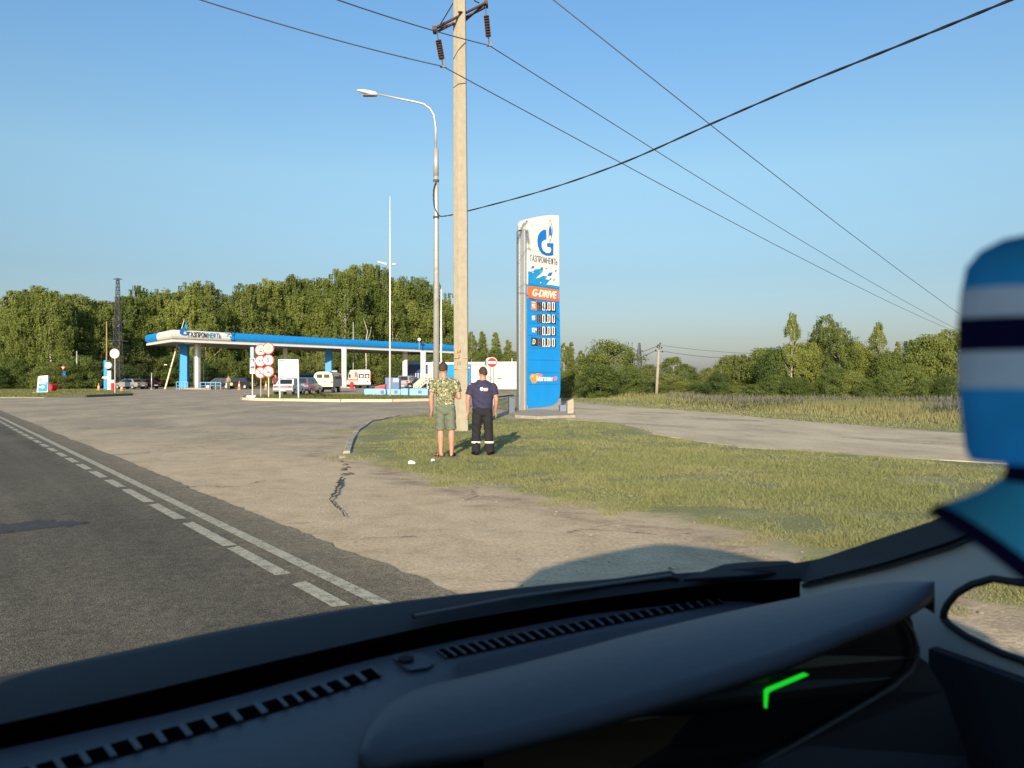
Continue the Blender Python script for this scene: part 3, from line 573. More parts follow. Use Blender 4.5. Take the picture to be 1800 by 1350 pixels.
def tpx(px):  # point on the front edge seen at pixel column px
    k = (px - 900) / F; t = (k * A2.y - A2.x) / ((E2 - A2).x - k * (E2 - A2).y); return A2 + (E2 - A2) * t
cn = (fn + ln_); cn = cn / cn.dot(fn)
S1 = tpx(404)
sweep('fascia', prof_f, A2, S1, cn, fn, M['white'], can)['label'] = 'white fascia section with the station lettering'
sweep('fascia', prof_f, S1, E2, fn, fn, M['blue'], can)['label'] = 'long bright blue fascia section'
LB = A2.lerp(B2, .52)
sweep('fascia', prof_f, A2, LB, cn, ln_, M['white'], can)['label'] = 'white fascia section on the short side'
sweep('fascia', prof_f, LB, B2, ln_, ln_, M['blue'], can)['label'] = 'blue fascia section on the short side'
pg = [(-.02, 6.36), (.10, 6.36), (.10, 6.22), (-.02, 6.22)]; pw = [(-.3, 6.22), (.2, 6.22), (.2, 5.95), (-.3, 5.95)]
for a, b, n0, n1 in ((A2, E2, cn, fn), (A2, B2, cn, ln_)):
    sweep('fascia_gutter', pg, a, b, n0, n1, M['zinc'], can); sweep('fascia_trim', pw, a, b, n0, n1, M['white'], can)
up = Vector((0, 0, 1))
MB().slab([A2 + up * 6.0 + (D2 - A2) * .003, B2 + up * 6.0 + (E2 - B2) * .003, D2 + up * 6.0 - (D2 - A2) * .003, E2 + up * 6.0 + (B2 - E2) * .003], (0, 0, .35)).build('roof_slab', mat('soffit', (.20, .19, .18), .7), can, world=True)
for px, Y, ty, r in ((324, 104, 'b', .52), (347, 101.5, 's', .46), (501, 117, 's', .34), (578, 120, 'b', .48), (605, 117, 's', .40), (712, 133, 's', .46), (744, 131, 's', .48)):
    g = GY(px, Y); mb = MB()
    if ty == 'b': mb.box((g.x, g.y, 3), (r * 2, r * 1.4, 6.0)); mb.build('column', M['blue'], can, world=True, props=dict(label='bright blue rectangular pillar'))
    else: mb.tube([(g.x, g.y, 0), (g.x, g.y, 6)], r, 24); mb.build('column', M['white' if px > 400 else 'silver'], can, world=True, smooth=False, props=dict(label='round silver white pillar'))
g = GY(333, 99, 5.93); MB().box(g, (1.1, .5, .1)).build('ceiling_lamp', M['signw'], can, world=True)
# logo + lettering on the fascia
fp = Plane(A2 + fn * .37 + up * 6.9, fn)
def trace(mb, pts, pl, off, th=.03): mb.slab([pl.hit(x, y, off) for x, y in pts], pl.n * th)
z3 = lambda pts: [(250 + x / 7.826, 550 + y / 7.826) for x, y in pts]
mb = MB(); trace(mb, z3([(595, 195), (560, 200), (530, 222), (515, 255), (518, 285), (545, 305), (595, 312), (630, 300), (632, 258), (592, 258), (592, 268), (610, 270), (608, 290), (575, 292), (556, 275), (560, 245), (600, 228)]), fp, .02)
mb.build('logo', M['logo'], can, world=True)
mb = MB(); trace(mb, z3([(597, 148), (583, 172), (590, 205), (605, 222), (618, 200), (617, 175)]), fp, .03); mb.build('logo_flame', M['cyan'], can, world=True)
for body, x0, x1, m in (('ГАЗПРОМ', 634, 893, 'ink'), ('НЕФТЬ', 903, 1080, 'cyan')):
    a = fp.hit(*z3([(x0, 306)])[0]); b = fp.hit(*z3([(x1, 314 if x1 > 900 else 306)])[0]); mb = MB(); vs, fs = textmesh(body, .82, off=.018, ext=.02)
    xs = [v.x for v in vs]; W = (b - a).length; sc = W / (max(xs) - min(xs)); zc = (a.z + b.z) / 2 - .0; u = (b - a); u.z = 0; u.normalize()
    zc = 6.90; mb.add([a + u * ((v.x - min(xs)) * sc) + Vector((0, 0, zc - a.z + v.y * 1.05)) + fn * .03 for v in vs], fs); mb.build('lettering', M[m], can, world=True)
mb = MB(); mb2 = MB()
for x, y, s, q in ((1135, 278, 16, 0), (1175, 300, 20, 0), (1160, 322, 13, 0), (1215, 290, 15, 1), (1200, 335, 14, 1), (1235, 320, 20, 0)):
    (mb if q == 0 else mb2); trace(mb if q == 0 else mb2, z3([(x, y), (x + s * .5, y - s), (x + s * 1.6, y - s), (x + s * 1.1, y)]), fp, .02)
for P_ in ([(1205, 372), (1215, 352), (1228, 330), (1245, 300), (1240, 270), (1262, 268), (1262, 372)],): trace(mb, z3(P_), fp, .02)
mb.build('fascia_check_pattern', M['blue'], can, world=True); mb2.build('fascia_check_pattern', M['ink'], can, world=True)
for x in (610, 655):
    pass
mb = MB(); g = GY(737, 130); mb.ball((g.x, g.y, H + (HZ - 597) / F * 130), .30, 16, 10)
gl = thing('globe_lamp', 'white globe lamp on a short stem above the blue canopy', 'lamp', GY(737, 130, 7.45)); mb.build('globe', M['signw'], gl, world=True, smooth=True); MB().tube([(g.x, g.y, 6.3), (g.x, g.y, H + (HZ - 600) / F * 130)], .05).build('stem', M['grey'], gl, world=True)
# pump islands with railings
def railing(pxs, Y, z0, z1, label):
    a, b = GY(pxs[0], Y), GY(pxs[1], Y); t = thing('railing', label, 'railing', a); mb = MB(); mb.tube([a + up * z1, b + up * z1], .05, 8).tube([a + up * (z1 * .55), b + up * (z1 * .55)], .03, 6); mb.build('rail', M['lblue'], t, world=True)
    for i in range(5): p = a.lerp(b, i / 4); MB().tube([p, p + up * z1], .04, 6).build('post', M['lblue'], t, world=True)
MB().slab([GY(312, 100, .0), GY(370, 98, .0), GY(372, 103, 0), GY(316, 105.5, 0)], (0, 0, .16)).build('kerb', M['kerb'], props=dict(kind='structure'))
railing((310, 330), 99.5, 0, .95, 'blue tube railing left of the silver canopy pillar'); railing((352, 388), 97, 0, .9, 'blue tube railing right of the silver canopy pillar')
MB().slab([GY(592, 112, .0), GY(630, 112, .0), GY(632, 117, 0), GY(594, 118, 0)], (0, 0, .16)).build('kerb', M['kerb'], props=dict(kind='structure'))
def dispenser(px, Y, hgt, label, top='blue'):
    g = GY(px, Y); t = thing('fuel_dispenser', label, 'fuel pump', g, R(-20)); MB().box((0, 0, hgt * .32), (.95, .55, hgt * .64)).build('cabinet', M['white'], t, bevel=.03)
    MB().box((0, 0, hgt * .9), (1.0, .5, hgt * .2)).build('header', M[top], t, bevel=.03); MB().box((0, -.285, hgt * .5), (.6, .03, .4)).build('display', M['disp'], t)
    for s in (-1, 1): MB().box((s * .42, 0, hgt * .72), (.08, .3, hgt * .18)).build('frame', M['lblue'], t); MB().tube([(s * .5, -.1, hgt * .55), (s * .66, -.12, hgt * .35), (s * .6, -.1, .35), (s * .5, -.1, .3)], .025, 6).build('hose', M['rubber'], t)
dispenser(508, 121, 2.3, 'blue topped fuel pump just right of the prohibition signs'); dispenser(596, 123, 2.2, 'red topped fuel pump beside the white canopy pillar behind the van', 'red')
# price pillar on the left, post with cabinet
t = thing('info_pillar', 'narrow blue and white pillar with a white oval on top, left of the silver car', 'sign', GY(189.5, 96)); k = 96 / F
MB().box((-3.5 * k, 0, 1.85), (6 * k, .3, 3.7)).build('blue_panel', M['blue'], t, bevel=.05); MB().box((3.2 * k, 0, 1.2), (7 * k, .28, 2.4)).build('grey_panel', M['grey'], t); mb = MB()
mb.tube([(2.2 * k, -.2, 3.05), (2.2 * k, .1, 3.05)], 5.6 * k, 20); mb.build('oval', M['signw'], t); mb = MB(); text(mb, 'АЗС', .4, (-3.5 * k, -.16, 1.5), (1, 0, 0), off=.01); mb.build('lettering', M['signw'], t)
# ---- buildings
def plane_box(name, px0, Y0, px1, Y1, depth, h, m, parent):
    a, b = GY(px0, Y0), GY(px1, Y1); d = (b - a).normalized(); n = Vector((-d.y, d.x, 0)) * depth
    return MB().slab([a, b, b + n, a + n], (0, 0, h)).build(name, m, parent, world=True)
a, b = GY(752, 106), GY(935, 100)
bl = thing('service_building', 'low white flat roofed building behind the two men with a blue strip at its left', 'building', a)
wallm = mat('render_white', (.62, .59, .51), .7, var=.05, scale=.6)
hb = H + (HZ - 637) / F * 103; plane_box('wall', 752, 106, 935, 100, 8, hb - .25, wallm, bl)
MB().slab([a + Vector((-.2, -.25, hb - .25)), b + Vector((.2, -.25, hb - .25)), b + Vector((1.2, 8.4, hb - .25)), a + Vector((.2, 8.4, hb - .25))], (0, 0, .3)).build('roof', M['white'], bl, world=True)
bp_ = Plane(a, (b - a).cross(up)); 
if bp_.n.y > 0: bp_.n = -bp_.n
def wq(name, x0, y0, x1, y1, m, off=.03, th=.05, label=None): 
    o = MB().slab([bp_.hit(x0, y0, off), bp_.hit(x1, y0, off), bp_.hit(x1, y1, off), bp_.hit(x0, y1, off)], bp_.n * th).build(name, M[m], bl, world=True)
    if label: o['label'] = label
wq('wall_panel', 785, 639, 801, 681, 'blue', label='blue wall panel'); wq('door', 822.5, 642, 825.5, 681, 'blue'); wq('door_surround', 825.8, 639, 828.5, 681, 'lblue'); wq('wall_band', 822.5, 645.5, 825.5, 647.5, 'signw', .09)
for y in (650, 653.2, 656.4, 659.6): wq('vent', 875.6, y, 881, y + 2.2, 'grey', .1)
wq('notice', 859, 654, 871, 658, 'signw', .03, .03); wq('meter_box', 860.5, 663, 864, 669, 'dgrey'); wq('vent_hood', 893, 659, 903, 659.9, 'zinc'); wq('door', 894, 663.5, 903, 683, 'signw', .02, .03, 'flush white door'); 
ac = thing('air_conditioner', 'small pale air conditioner unit fixed to the white building wall', 'air conditioner', bp_.hit(878, 657, .3)); k = 102 / F
MB().box((0, .05, 0), (9 * k, .45, 15 * k)).build('casing', M['cream'], ac, bevel=.03); mb = MB(); [mb.box((-.8 * k, -.185, (i - 3) * 1.8 * k), (5.6 * k, .02, .8 * k)) for i in range(7)]; mb.build('grille', M['grey'], ac)
MB().tube([bp_.hit(900, 640, -.5), bp_.hit(900, 629.5, -.5)], .09, 8).build('chimney', M['zinc'], bl, world=True)
ks_ = thing('shop_building', 'dark blue shop front with pale blue roof band seen between two canopy pillars', 'building', GY(716, 139)); a, b = GY(714, 140), GY(762, 139)
plane_box('wall', 714, 140, 762, 139, 7, 3.9, mat('navy_cladding', (.012, .05, .20), .25, var=.3), ks_); MB().slab([a + Vector((-.3, -.3, 3.9)), b + Vector((.3, -.3, 3.9)), b + Vector((.3, 7.3, 3.9)), a + Vector((-.3, 7.3, 3.9))], (0, 0, .65)).build('roof', M['lblue'], ks_, world=True)
for i, px in enumerate((727, 731, 735, 739)): g = GY(px, 138.8); MB().box((g.x, g.y, 1.6), (.12, .1, 1.5)).build('window_frame', M['zinc'], ks_, world=True)
kb = thing('dispatch_kiosk', 'long low turquoise roof behind the parked van', 'building', GY(555, 128)); plane_box('wall', 528, 128, 572, 127, 4, 1.9, M['dgrey'], kb); a, b = GY(527, 127.6), GY(577, 126.6); MB().slab([a + up * 1.9, b + up * 1.9, b + Vector((0, 4.6, 1.9)), a + Vector((0, 4.6, 1.9))], (0, 0, .38)).build('roof', mat('turquoise', (.02, .25, .36), .5), kb, world=True)
# blue cabinet, red planter, tank hatches, stairs
t = thing('equipment_cabinet', 'dark blue metal cabinet with a white notice right of the thin mast', 'cabinet', GY(691, 88)); k = 88 / F
MB().box((0, 0, 11.8 * k), (25 * k, 1.3, 23.6 * k)).build('body', M['dblue'], t, bevel=.03); MB().box((6.2 * k, -.67, 18.5 * k), (9 * k, .03, 5.6 * k)).build('notice', M['signw'], t); MB().box((-5.5 * k, -.66, 12 * k), (.05, .03, 21 * k)).build('door_edge', M['lblue'], t)
t = thing('planter', 'red slanted plastic tub beside the foot of the thin mast', 'planter', GY(669.5, 79)); k = 79 / F
lo = [(-8 * k, -.4, 0), (8 * k, -.4, 0), (8 * k, .4, 0), (-8 * k, .4, 0)]; hi = [(-8.5 * k, -.5, 8 * k), (8.5 * k, -.5, 11.5 * k), (8.5 * k, .5, 12.5 * k), (-8.5 * k, .5, 9 * k)]
pink = mat('faded_red', (.78, .04, .06), .45); MB().loft([[Vector(p) for p in lo], [Vector(p) for p in hi]]).build('tub', pink, t, bevel=.04); MB().loft([[Vector(p) * 1.04 for p in hi], [Vector(p) * 1.04 + Vector((0, 0, .1)) for p in hi]]).build('rim', pink, t)
for n, (x0, x1, Y, h, nt_) in enumerate(((640, 678, 66, .52, 672), (678.5, 704, 66.5, .50, 696), (704.5, 752, 65.5, .56, 738))):
    a, b = GY(x0, Y), GY(x1, Y); t = thing('tank_hatch_box', ['long low pale blue steel box left of the thin mast foot', 'short low pale blue steel box right behind the thin mast foot', 'longest low pale blue steel box below the white metal stairs'][n], 'hatch box', a, 0, 'pale blue boxes on the island')
    MB().box(((a.x + b.x) / 2, Y + .6, h / 2), (b.x - a.x, 1.2, h)).build('body', M['lblue'], t, world=True, bevel=.03); g = GY(nt_, Y); MB().box((g.x, Y - .01, h * .52), (.3, .03, .28)).build('opening', M['dblue'], t, world=True); MB().box(((a.x + b.x) / 2, Y + .6, h + .02), (b.x - a.x - .4, 1.0, .05)).build('lid', mat('lid_blue', (.06, .2, .42), .5), t, world=True)
t = thing('metal_stairs', 'white metal stairs with tube railings right of the blue cabinet', 'stairs', GY(728, 74)); k = 74 / F; mb = MB(); n = 9
for i in range(n): mb.box(((2 + i * 2.3) * k, 0, (1.5 + i * 2.1) * k), (2.6 * k, .9, .06))
mb.build('tread', M['zinc'], t)
for s in (-.5, .5):
    mb = MB(); mb.tube([(0, s, 0), (20 * k, s, 18.5 * k)], .04, 6)
    for q in (6, 11, 15): mb.tube([(0, s, q * k), (20 * k, s, (q + 18.5) * k), (34 * k, s, (q + 18.5) * k)], .035, 6)
    for i in range(6): mb.tube([(i * 4 * k, s, i * 3.7 * k), (i * 4 * k, s, (15 + i * 3.7) * k)], .03, 6)
    for i in range(3): mb.tube([((24 + i * 5) * k, s, 0), ((24 + i * 5) * k, s, 33 * k)], .035, 6)
    mb.build('handrail', M['cream'], t)
MB().box((27 * k, 0, 18.5 * k), (14 * k, 1, .08)).build('platform', M['zinc'], t)
# ================================================================== MASTS, POLES, PYLONS
def mast(px, ytop, yb, r0, r1, name, label, m, lamp=None, Y=None, cat='mast'):
    g = G(px, yb) if Y is None else GY(px, Y); Y = g.y; zt = H + (HZ - ytop) / F * Y
    t = thing(name, label, cat, g); MB().tube([(0, 0, 0), (0, 0, zt)], [r0 / F * Y, r1 / F * Y], 8).build('pole', M[m], t, smooth=True); MB().tube([(0, 0, 0), (0, 0, .1)], r0 * 2.4 / F * Y, 8).build('base', M['kerb'], t)
    if lamp:
        zl = H + (HZ - lamp) / F * Y; k = Y / F
        for s in (-1, 1):
            MB().tube([(0, 0, zl - 2 * k), (s * 6 * k, -.1, zl)], .5 * k, 6).build('bracket', M['zinc'], t); q = -1 if s < 0 else 1
            MB().loft([[Vector((s * 5 * k, y, zl + z)) for y, z in ((-.2, 0), (.2, 0), (.2, .12), (-.2, .12))], [Vector((s * (21 if s < 0 else 11) * k, y, zl + (5 if s < 0 else 1) * k + z)) for y, z in ((-.1, 0), (.1, 0), (.1, .06), (-.1, .06))]]).build('lamp_head', M['signw'], t)
    return t
mast(685.5, 345, 698, 1.9, .55, 'lamp_mast', 'tall thin white mast with two lamp heads in front of the canopy', 'white', 466)
mast(775.5, 508, 684, 1.9, 1., 'thin_mast', 'thin white pole close behind the street lamp', 'white', Y=84)
mast(621, 566, 672, 1., .8, 'thin_mast', 'thin brownish pole above the canopy over the ambulance', 'zinc', Y=124)
mast(187.5, 565, 684, 1.3, 1., 'wooden_pole', 'thin brown wooden pole above the blue and white pillar', 'wood', Y=101)
mast(135, 617, 682, 1.5, 1., 'thin_mast', 'grey pole on the left lawn right of the blue road signs', 'zinc', Y=104)
mast(266.5, 655, 684, 1., .8, 'bollard', 'short thin pale post right of the silver car', 'zinc', Y=99, cat='post')
mast(358, 617, 683, 1., .8, 'thin_mast', 'thin pale pole seen right of the silver canopy pillar', 'zinc', Y=110)
t = thing('leaning_pole', 'white pole leaning right, standing left of the blue canopy pillar', 'pole', GY(290, 100.5)); k = 100 / F
MB().tube([(0, 0, 0), (11 * k, 4, H + (HZ - 557) * k)], [1.6 * k, .8 * k], 8).build('pole', M['cream'], t, smooth=True); MB().box((1.2 * k, 0, (HZ - 641) * k + H), (5 * k, .1, .1)).build('bracket', M['cream'], t)
# main street lamp
t = thing('street_lamp', 'tall grey street lamp with curved arm over the two men', 'street lamp', GY(767, 32)); k = 32 / F
def LP(x, y): return Vector(((x - 767) * k, 0, H + (HZ - y) * k))
MB().tube([LP(767, 727), LP(767, 382), LP(766.5, 264)], [.145, .10, .092], 20).build('pole', M['zinc'], t, smooth=True)
MB().tube([LP(766.5, 310), LP(766.5, 262)], [.108, .108], 16).build('collar', M['zinc'], t, smooth=True)
arm = [(766, 268), (766, 225), (763, 203), (756, 191), (745, 183), (730, 179), (705, 174), (662, 165)]
MB().tube([LP(*p) for p in arm], [.05] * 5 + [.045, .04, .035], 12).build('arm', M['zinc'], t, smooth=True)
hd = MB(); 
for f_, (x, y, a_, b_) in enumerate(((663, 165.5, .05, .05), (661, 165, .12, .085), (650, 163.5, .16, .10), (637, 161, .13, .075), (629, 159, .06, .03), (627, 158.7, .02, .01))): pass
rings = [[LP(x, y) + Vector((0, math.cos(q * math.pi / 6) * a_, math.sin(q * math.pi / 6) * b_)) for q in range(12)] for x, y, a_, b_ in ((663, 166, .05, .05), (661, 165.5, .12, .09), (650, 163.5, .16, .10), (637, 160.5, .13, .075), (629, 159, .06, .03), (627, 158.7, .02, .01))]
hd.loft(rings).build('lamp_head', M['signw'], t, smooth=True); MB().box(LP(650, 168) , (.55, .2, .035)).build('diffuser', M['dgrey'], t)
for y in (318, 382): MB().tube([LP(766.7, y + 2), LP(766.7, y - 2)], .125, 12).build('clamp', M['dgrey'], t)
# concrete pole
YC = 21.8; cp = thing('concrete_pole', 'thick pale concrete power pole standing between the two men', 'pole', GY(811, YC)); k = YC / F
CPB = Vector(cp.location)
def CP(x, y, dy=0): return P(x, y, YC + dy) - CPB
rings = []
for y, hw in ((761, 12.2), (400, 12.4), (0, 10.6), (-180, 9.8)):
    cx = 811 + (y - 760) * .0045; c = CP(cx, y); h_ = hw * k; cch = h_ * .38
    rings.append([c + Vector((x * h_, yy * h_, 0)) for x, yy in ((-1, -.45), (-.15, -1.0), (1, -.75), (1, .8), (-.1, 1), (-1, .8))])
pcm = mat('pole_concrete', (.31, .275, .21), .85, var=.12, scale=3.5, bump=.2, stretch=(2, 2, 1.4)); MB().loft(rings).build('shaft', pcm, cp, bevel=.015)
mb = MB()
for y in (629.5, 648, 683.5): mb.box(CP(811, y), (24.9 * k, 24.5 * k * .99, .012))
mb.build('ring_mark', mat('faded_red_mark', (.50, .33, .2), .8), cp)
mb = MB(); text(mb, 'М', .14, CP(806, 617, -.26), Vector((1, -.55, 0)), off=.002); text(mb, '5', .14, CP(806, 626, -.26), Vector((1, -.55, 0)), off=.002); text(mb, '11', .14, CP(806, 637, -.26), Vector((1, -.55, 0)), off=.002); mb.build('painted_number', mat('faded_red_paint', (.55, .27, .16), .8), cp)
# crossarm: iron frame
cl = CP(764, 50, -1.0); crr = CP(854, 5, .9); mid = CP(808, 28, -.3)
mb = MB()
def angle(mb, a, b, w_=.05): mb.tube([a, b], w_ * .68, 4)
angle(mb, cl, crr, .055); angle(mb, cl + Vector((0, .25, 0)), crr + Vector((0, .25, 0)), .05); angle(mb, cl, CP(800, 42, .35), .045); angle(mb, CP(800, 42, .35), CP(818, 32, .5), .05); angle(mb, CP(818, 36, .4), crr, .045); angle(mb, CP(806, 21, -.3), CP(820, 33, .4), .05); angle(mb, CP(806, 21, -.3), CP(822, 22, .1), .04)
for c_ in (cl, crr): mb.box(c_ + Vector((0, .1, 0)), (.12, .3, .10))
mb.build('crossarm', M['rust'], cp)
mb = MB(); mb.tube([cl + Vector((.15, 0, .1)), CP(797, 5, .0), CP(799, -60)], .018, 5); mb.tube([crr + Vector((-.2, 0, 0)), CP(835, 2, .4), CP(822, -20, .1)], .018, 5); mb.build('stay_wire', M['wire'], cp)
cp0 = Vector(cp.location)
def insul(top, bot, label):
    o0 = top; t = thing('insulator_string', label, 'insulator', top, 0, 'insulator strings under the crossarm'); d = bot - top; mb = MB(); mb.tube([(0, 0, 0), d * .27], .015, 6); mb.tube([d * .82, d], .02, 6); mb.build('link', M['steel'], t)
    mb = MB(); n = 8
    for i in range(n): c = d * (.28 + .52 * i / n); dd = d.normalized() * .045; mb.tube([c, c + dd * .4, c + dd * 1.1, c + dd * 1.4], [.03, .085, .08, .03], 12)
    mb.tube([d * .27, d * .83], .025, 8); mb.build('discs', M['porc'], t, smooth=False); mb = MB(); mb.box(d, (.16, .05, .05)).box(d + Vector((.04, 0, .05)), (.04, .06, .09)); mb.build('clamp', M['steel'], t)
cA, cB = cp0 + CP(779, 117, -1.0), cp0 + CP(860, 80, .9)
insul(cp0 + cl + Vector((.05, 0, -.04)), cA, 'dark insulator string hanging from the left end of the rusty crossarm'); insul(cp0 + crr + Vector((-.02, 0, -.04)), cB, 'dark insulator string hanging from the right end of the rusty crossarm')
def wire(pts, r, label, m='wired', n=14, name='power_line'):
    """pts: world points; smooth parabola between successive ones given as (point, sag)"""
    out = []
    for (a, s), (b, _) in zip(pts[:-1], pts[1:]):
        for i in range(n): q = i / n; p = a.lerp(b, q); p.z -= 4 * s * q * (1 - q); out.append(p)
    out.append(pts[-1][0]); MB().tube(out, r, 5).build(name, M[m], smooth=True, props=dict(label=label, cat='cable'))
wire([(P(80, -92, 15), .15), (cA, 1.9), (P(1840, 628, 150), 0)], .016, 'lower power line passing the left insulator and sinking to the right')
wire([(P(365, -85, 14), .12), (cB, 2.0), (P(1850, 640, 155), 0)], .016, 'upper power line passing the right insulator and sinking to the right')
wire([(P(860, -90, 17), 2.3), (P(1900, 660, 150), 0)], .016, 'highest power line running from the top edge down to the right')
pts = [(767, 318, 31.8), (762, 335, 31.8), (763, 360, 31.8), (770, 376, 31.7), (780, 380, 31.2), (822, 371, 29.5), (955, 335, 25.5), (1090, 288, 22), (1245, 220, 18.8), (1400, 153, 16.2), (1600, 72, 13.6), (1776, 0, 11.8), (1990, -90, 10)]
cb = [P(*p) for p in pts]; dense = []
for i in range(len(cb) - 1):
    p0, p1, p2, p3 = cb[max(i - 1, 0)], cb[i], cb[i + 1], cb[min(i + 2, len(cb) - 1)]
    for q in np.linspace(0, 1, 16, endpoint=False): q = float(q); dense.append(.5 * ((2 * p1) + (p2 - p0) * q + (2 * p0 - 5 * p1 + 4 * p2 - p3) * q * q + (3 * p1 - p0 - 3 * p2 + p3) * q ** 3))
mb = MB(); 
for ph in (0, math.pi): mb.tube([p + Vector((math.cos(i * .6 + ph) * .009, 0, math.sin(i * .6 + ph) * .009)) for i, p in enumerate(dense)], .019, 5)
mb.build('service_cable', M['wire'], smooth=True, props=dict(label='thick black twisted cable from the street lamp sweeping up to the right', cat='cable'))
# distant utility pole
t = thing('utility_pole', 'pale wooden utility pole with insulators right of the big round tree', 'pole', GY(1154, 56)); k = 56 / F
def UP(x, y): return Vector(((x - 1154) * k, 0, H + (HZ - y) * k))
MB().tube([UP(1153.5, 702), UP(1158, 615)], [2.9 * k, 2.2 * k], 10).build('shaft', pcm, t, smooth=True); MB().tube([UP(1158, 620), UP(1160, 604)], .9 * k, 6).build('spike', M['dgrey'], t)
MB().tube([UP(1152, 617), UP(1165, 618)], .6 * k, 6).build('crossbar', M['dgrey'], t)
for x, y in ((1152.5, 616), (1164.5, 618), (1155.5, 610), (1163, 611), (1157, 607), (1160.5, 604)): MB().ball(UP(x, y), (1.4 * k, 1.4 * k, 1.8 * k), 8, 6).build('insulator', M['porc'], t)
tp = Vector(t.location)
wire([(tp + UP(1163, 607), .12), (P(1345, 622, 60), 0)], .014, 'faint upper wire right of the utility pole'); wire([(tp + UP(1164, 617), .10), (P(1290, 630, 58), 0)], .018, 'lower dark wire right of the utility pole')
wire([(tp + UP(1152, 616), .5), (P(1060, 640, 110), 0)], .02, 'faint lower wire left of the utility pole'); wire([(tp + UP(1156, 608), .5), (P(1060, 625, 110), 0)], .02, 'faint upper wire left of the utility pole')
def lattice(px, ytop, Y, w0, w1, arms, label, r, ybase=None):
    k = Y / F; zt = H + (HZ - ytop) * k; t = thing('lattice_tower', label, 'pylon', GY(px, Y)); mb = MB(); n = 16
    cn4 = lambda q: [Vector((sx * (w0 + (w1 - w0) * q) / 2, sy * (w0 + (w1 - w0) * q) / 2, zt * q)) for sx, sy in ((-1, -1), (1, -1), (1, 1), (-1, 1))]
    for i in range(n):
        q0, q1 = 1 - (1 - i / n) ** 1.0, 1 - (1 - (i + 1) / n); a, b = cn4(q0), cn4(q1)
        for j in range(4): mb.tube([a[j], b[j]], r, 4); mb.tube([a[j], b[(j + 1) % 4]], r * .6, 4); mb.tube([a[(j + 1) % 4], b[j]], r * .6, 4); mb.tube([b[j], b[(j + 1) % 4]], r * .6, 4)
    mb.build('lattice_body', M['steel'], t)
    for ya, hw in arms:
        z = H + (HZ - ya) * k; mb = MB()
        for s in (-1, 1): mb.tube([(0, -.3, z + 2.2 * k), (s * hw * k, 0, z)], r * .8, 4).tube([(0, .3, z), (s * hw * k, 0, z)], r * .8, 4).tube([(s * hw * k * .5, 0, z), (s * hw * k * .5, 0, z + 1.1 * k)], r * .5, 4)
        mb.build('cross_arm', M['steel'], t)
lattice(207, 490, 106, 1.3, .28, ((491, 8), (533, 18), (566, 20), (600, 18)), 'rusty lattice power tower standing in front of the wood', .035)
lattice(1124, 603, 420, 3.8, 1.0, ((617, 7), (632, 13)), 'small far lattice pylon between the big tree and the utility pole', .16)
# ================================================================== SIGNS
def disc(mb, c, r, th=.02, n=40): mb.tube([Vector(c) + Vector((0, th, 0)), Vector(c)], r, n)
def roundsign(parent, x, y, r, k, x0, border='red', face='signw', rb=.17):
    c = Vector(((x - x0) * k, -.05, H + (HZ - y) * k)); mb = MB(); disc(mb, c, r * k); plate = mb.build('sign_plate', M[border], parent); plate['label'] = 'round sign plate with red border'
    mb = MB(); disc(mb, c + Vector((0, -.006, 0)), r * k * (1 - rb), .01); mb.build('sign_face', M[face], plate); return c, plate
def post(parent, x, y0, y1, k, x0, m='zinc', r=.04): return MB().tube([((x - x0) * k, 0, H + (HZ - y0) * k), ((x - x0) * k, 0, H + (HZ - y1) * k)], r, 8).build('post', M[m], parent)
YS = 54; k = YS / F
t = thing('road_sign_post', 'left post carrying three round red bordered signs, partly overlapped', 'road sign', GY(458.5, YS + .6)); k2 = (YS + .6) / F
post(t, 458.5, 700, 606, k2, 458.5)
for y, what in ((615.5, 'truck'), (634.8, 'axle'), (655, 'noturn')):
    c, pl = roundsign(t, 458.3, y, 10.2, k2, 458.5)
    e = Vector((0, -.03, 0)); r = 10.2 * k2
    if what == 'truck':
        MB().box(c + e + Vector((0, 0, .10)), (.16, .01, .18)).build('pictogram', M['org'], pl); mb = MB(); mb.box(c + e + Vector((0, 0, -.10)), (.20, .01, .10)).box(c + e + Vector((.13, 0, -.12)), (.08, .01, .06)); mb.build('pictogram', M['ink'], pl)
    elif what == 'axle': mb = MB(); text(mb, '4,5', .24, c + e + Vector((0, 0, .03)), (1, 0, 0), off=.006); mb.box(c + e + Vector((0, 0, -.17)), (.22, .01, .03)).box(c + e + Vector((0, 0, .22)), (.06, .01, .08)); mb.build('pictogram', M['ink'], pl)
    else:
        mb = MB(); mb.slab([c + e * .9 + Vector(p) for p in ((-r * .62, 0, r * .52), (-r * .52, 0, r * .62), (r * .62, 0, -r * .52), (r * .52, 0, -r * .62))], (0, -.006, 0)); mb.build('slash', M['red'], pl); mb = MB(); mb.box(c + e * .8 + Vector((-.07, 0, -.06)), (.18, .006, .06)).box(c + e * .8 + Vector((-.03, 0, .06)), (.05, .006, .18)); mb.build('pictogram', M['ink'], pl)
t = thing('road_sign_post', 'right post carrying three round red bordered signs, the middle one reading 5', 'road sign', GY(472, YS)); post(t, 472.3, 701, 604, k, 472, 'cream')
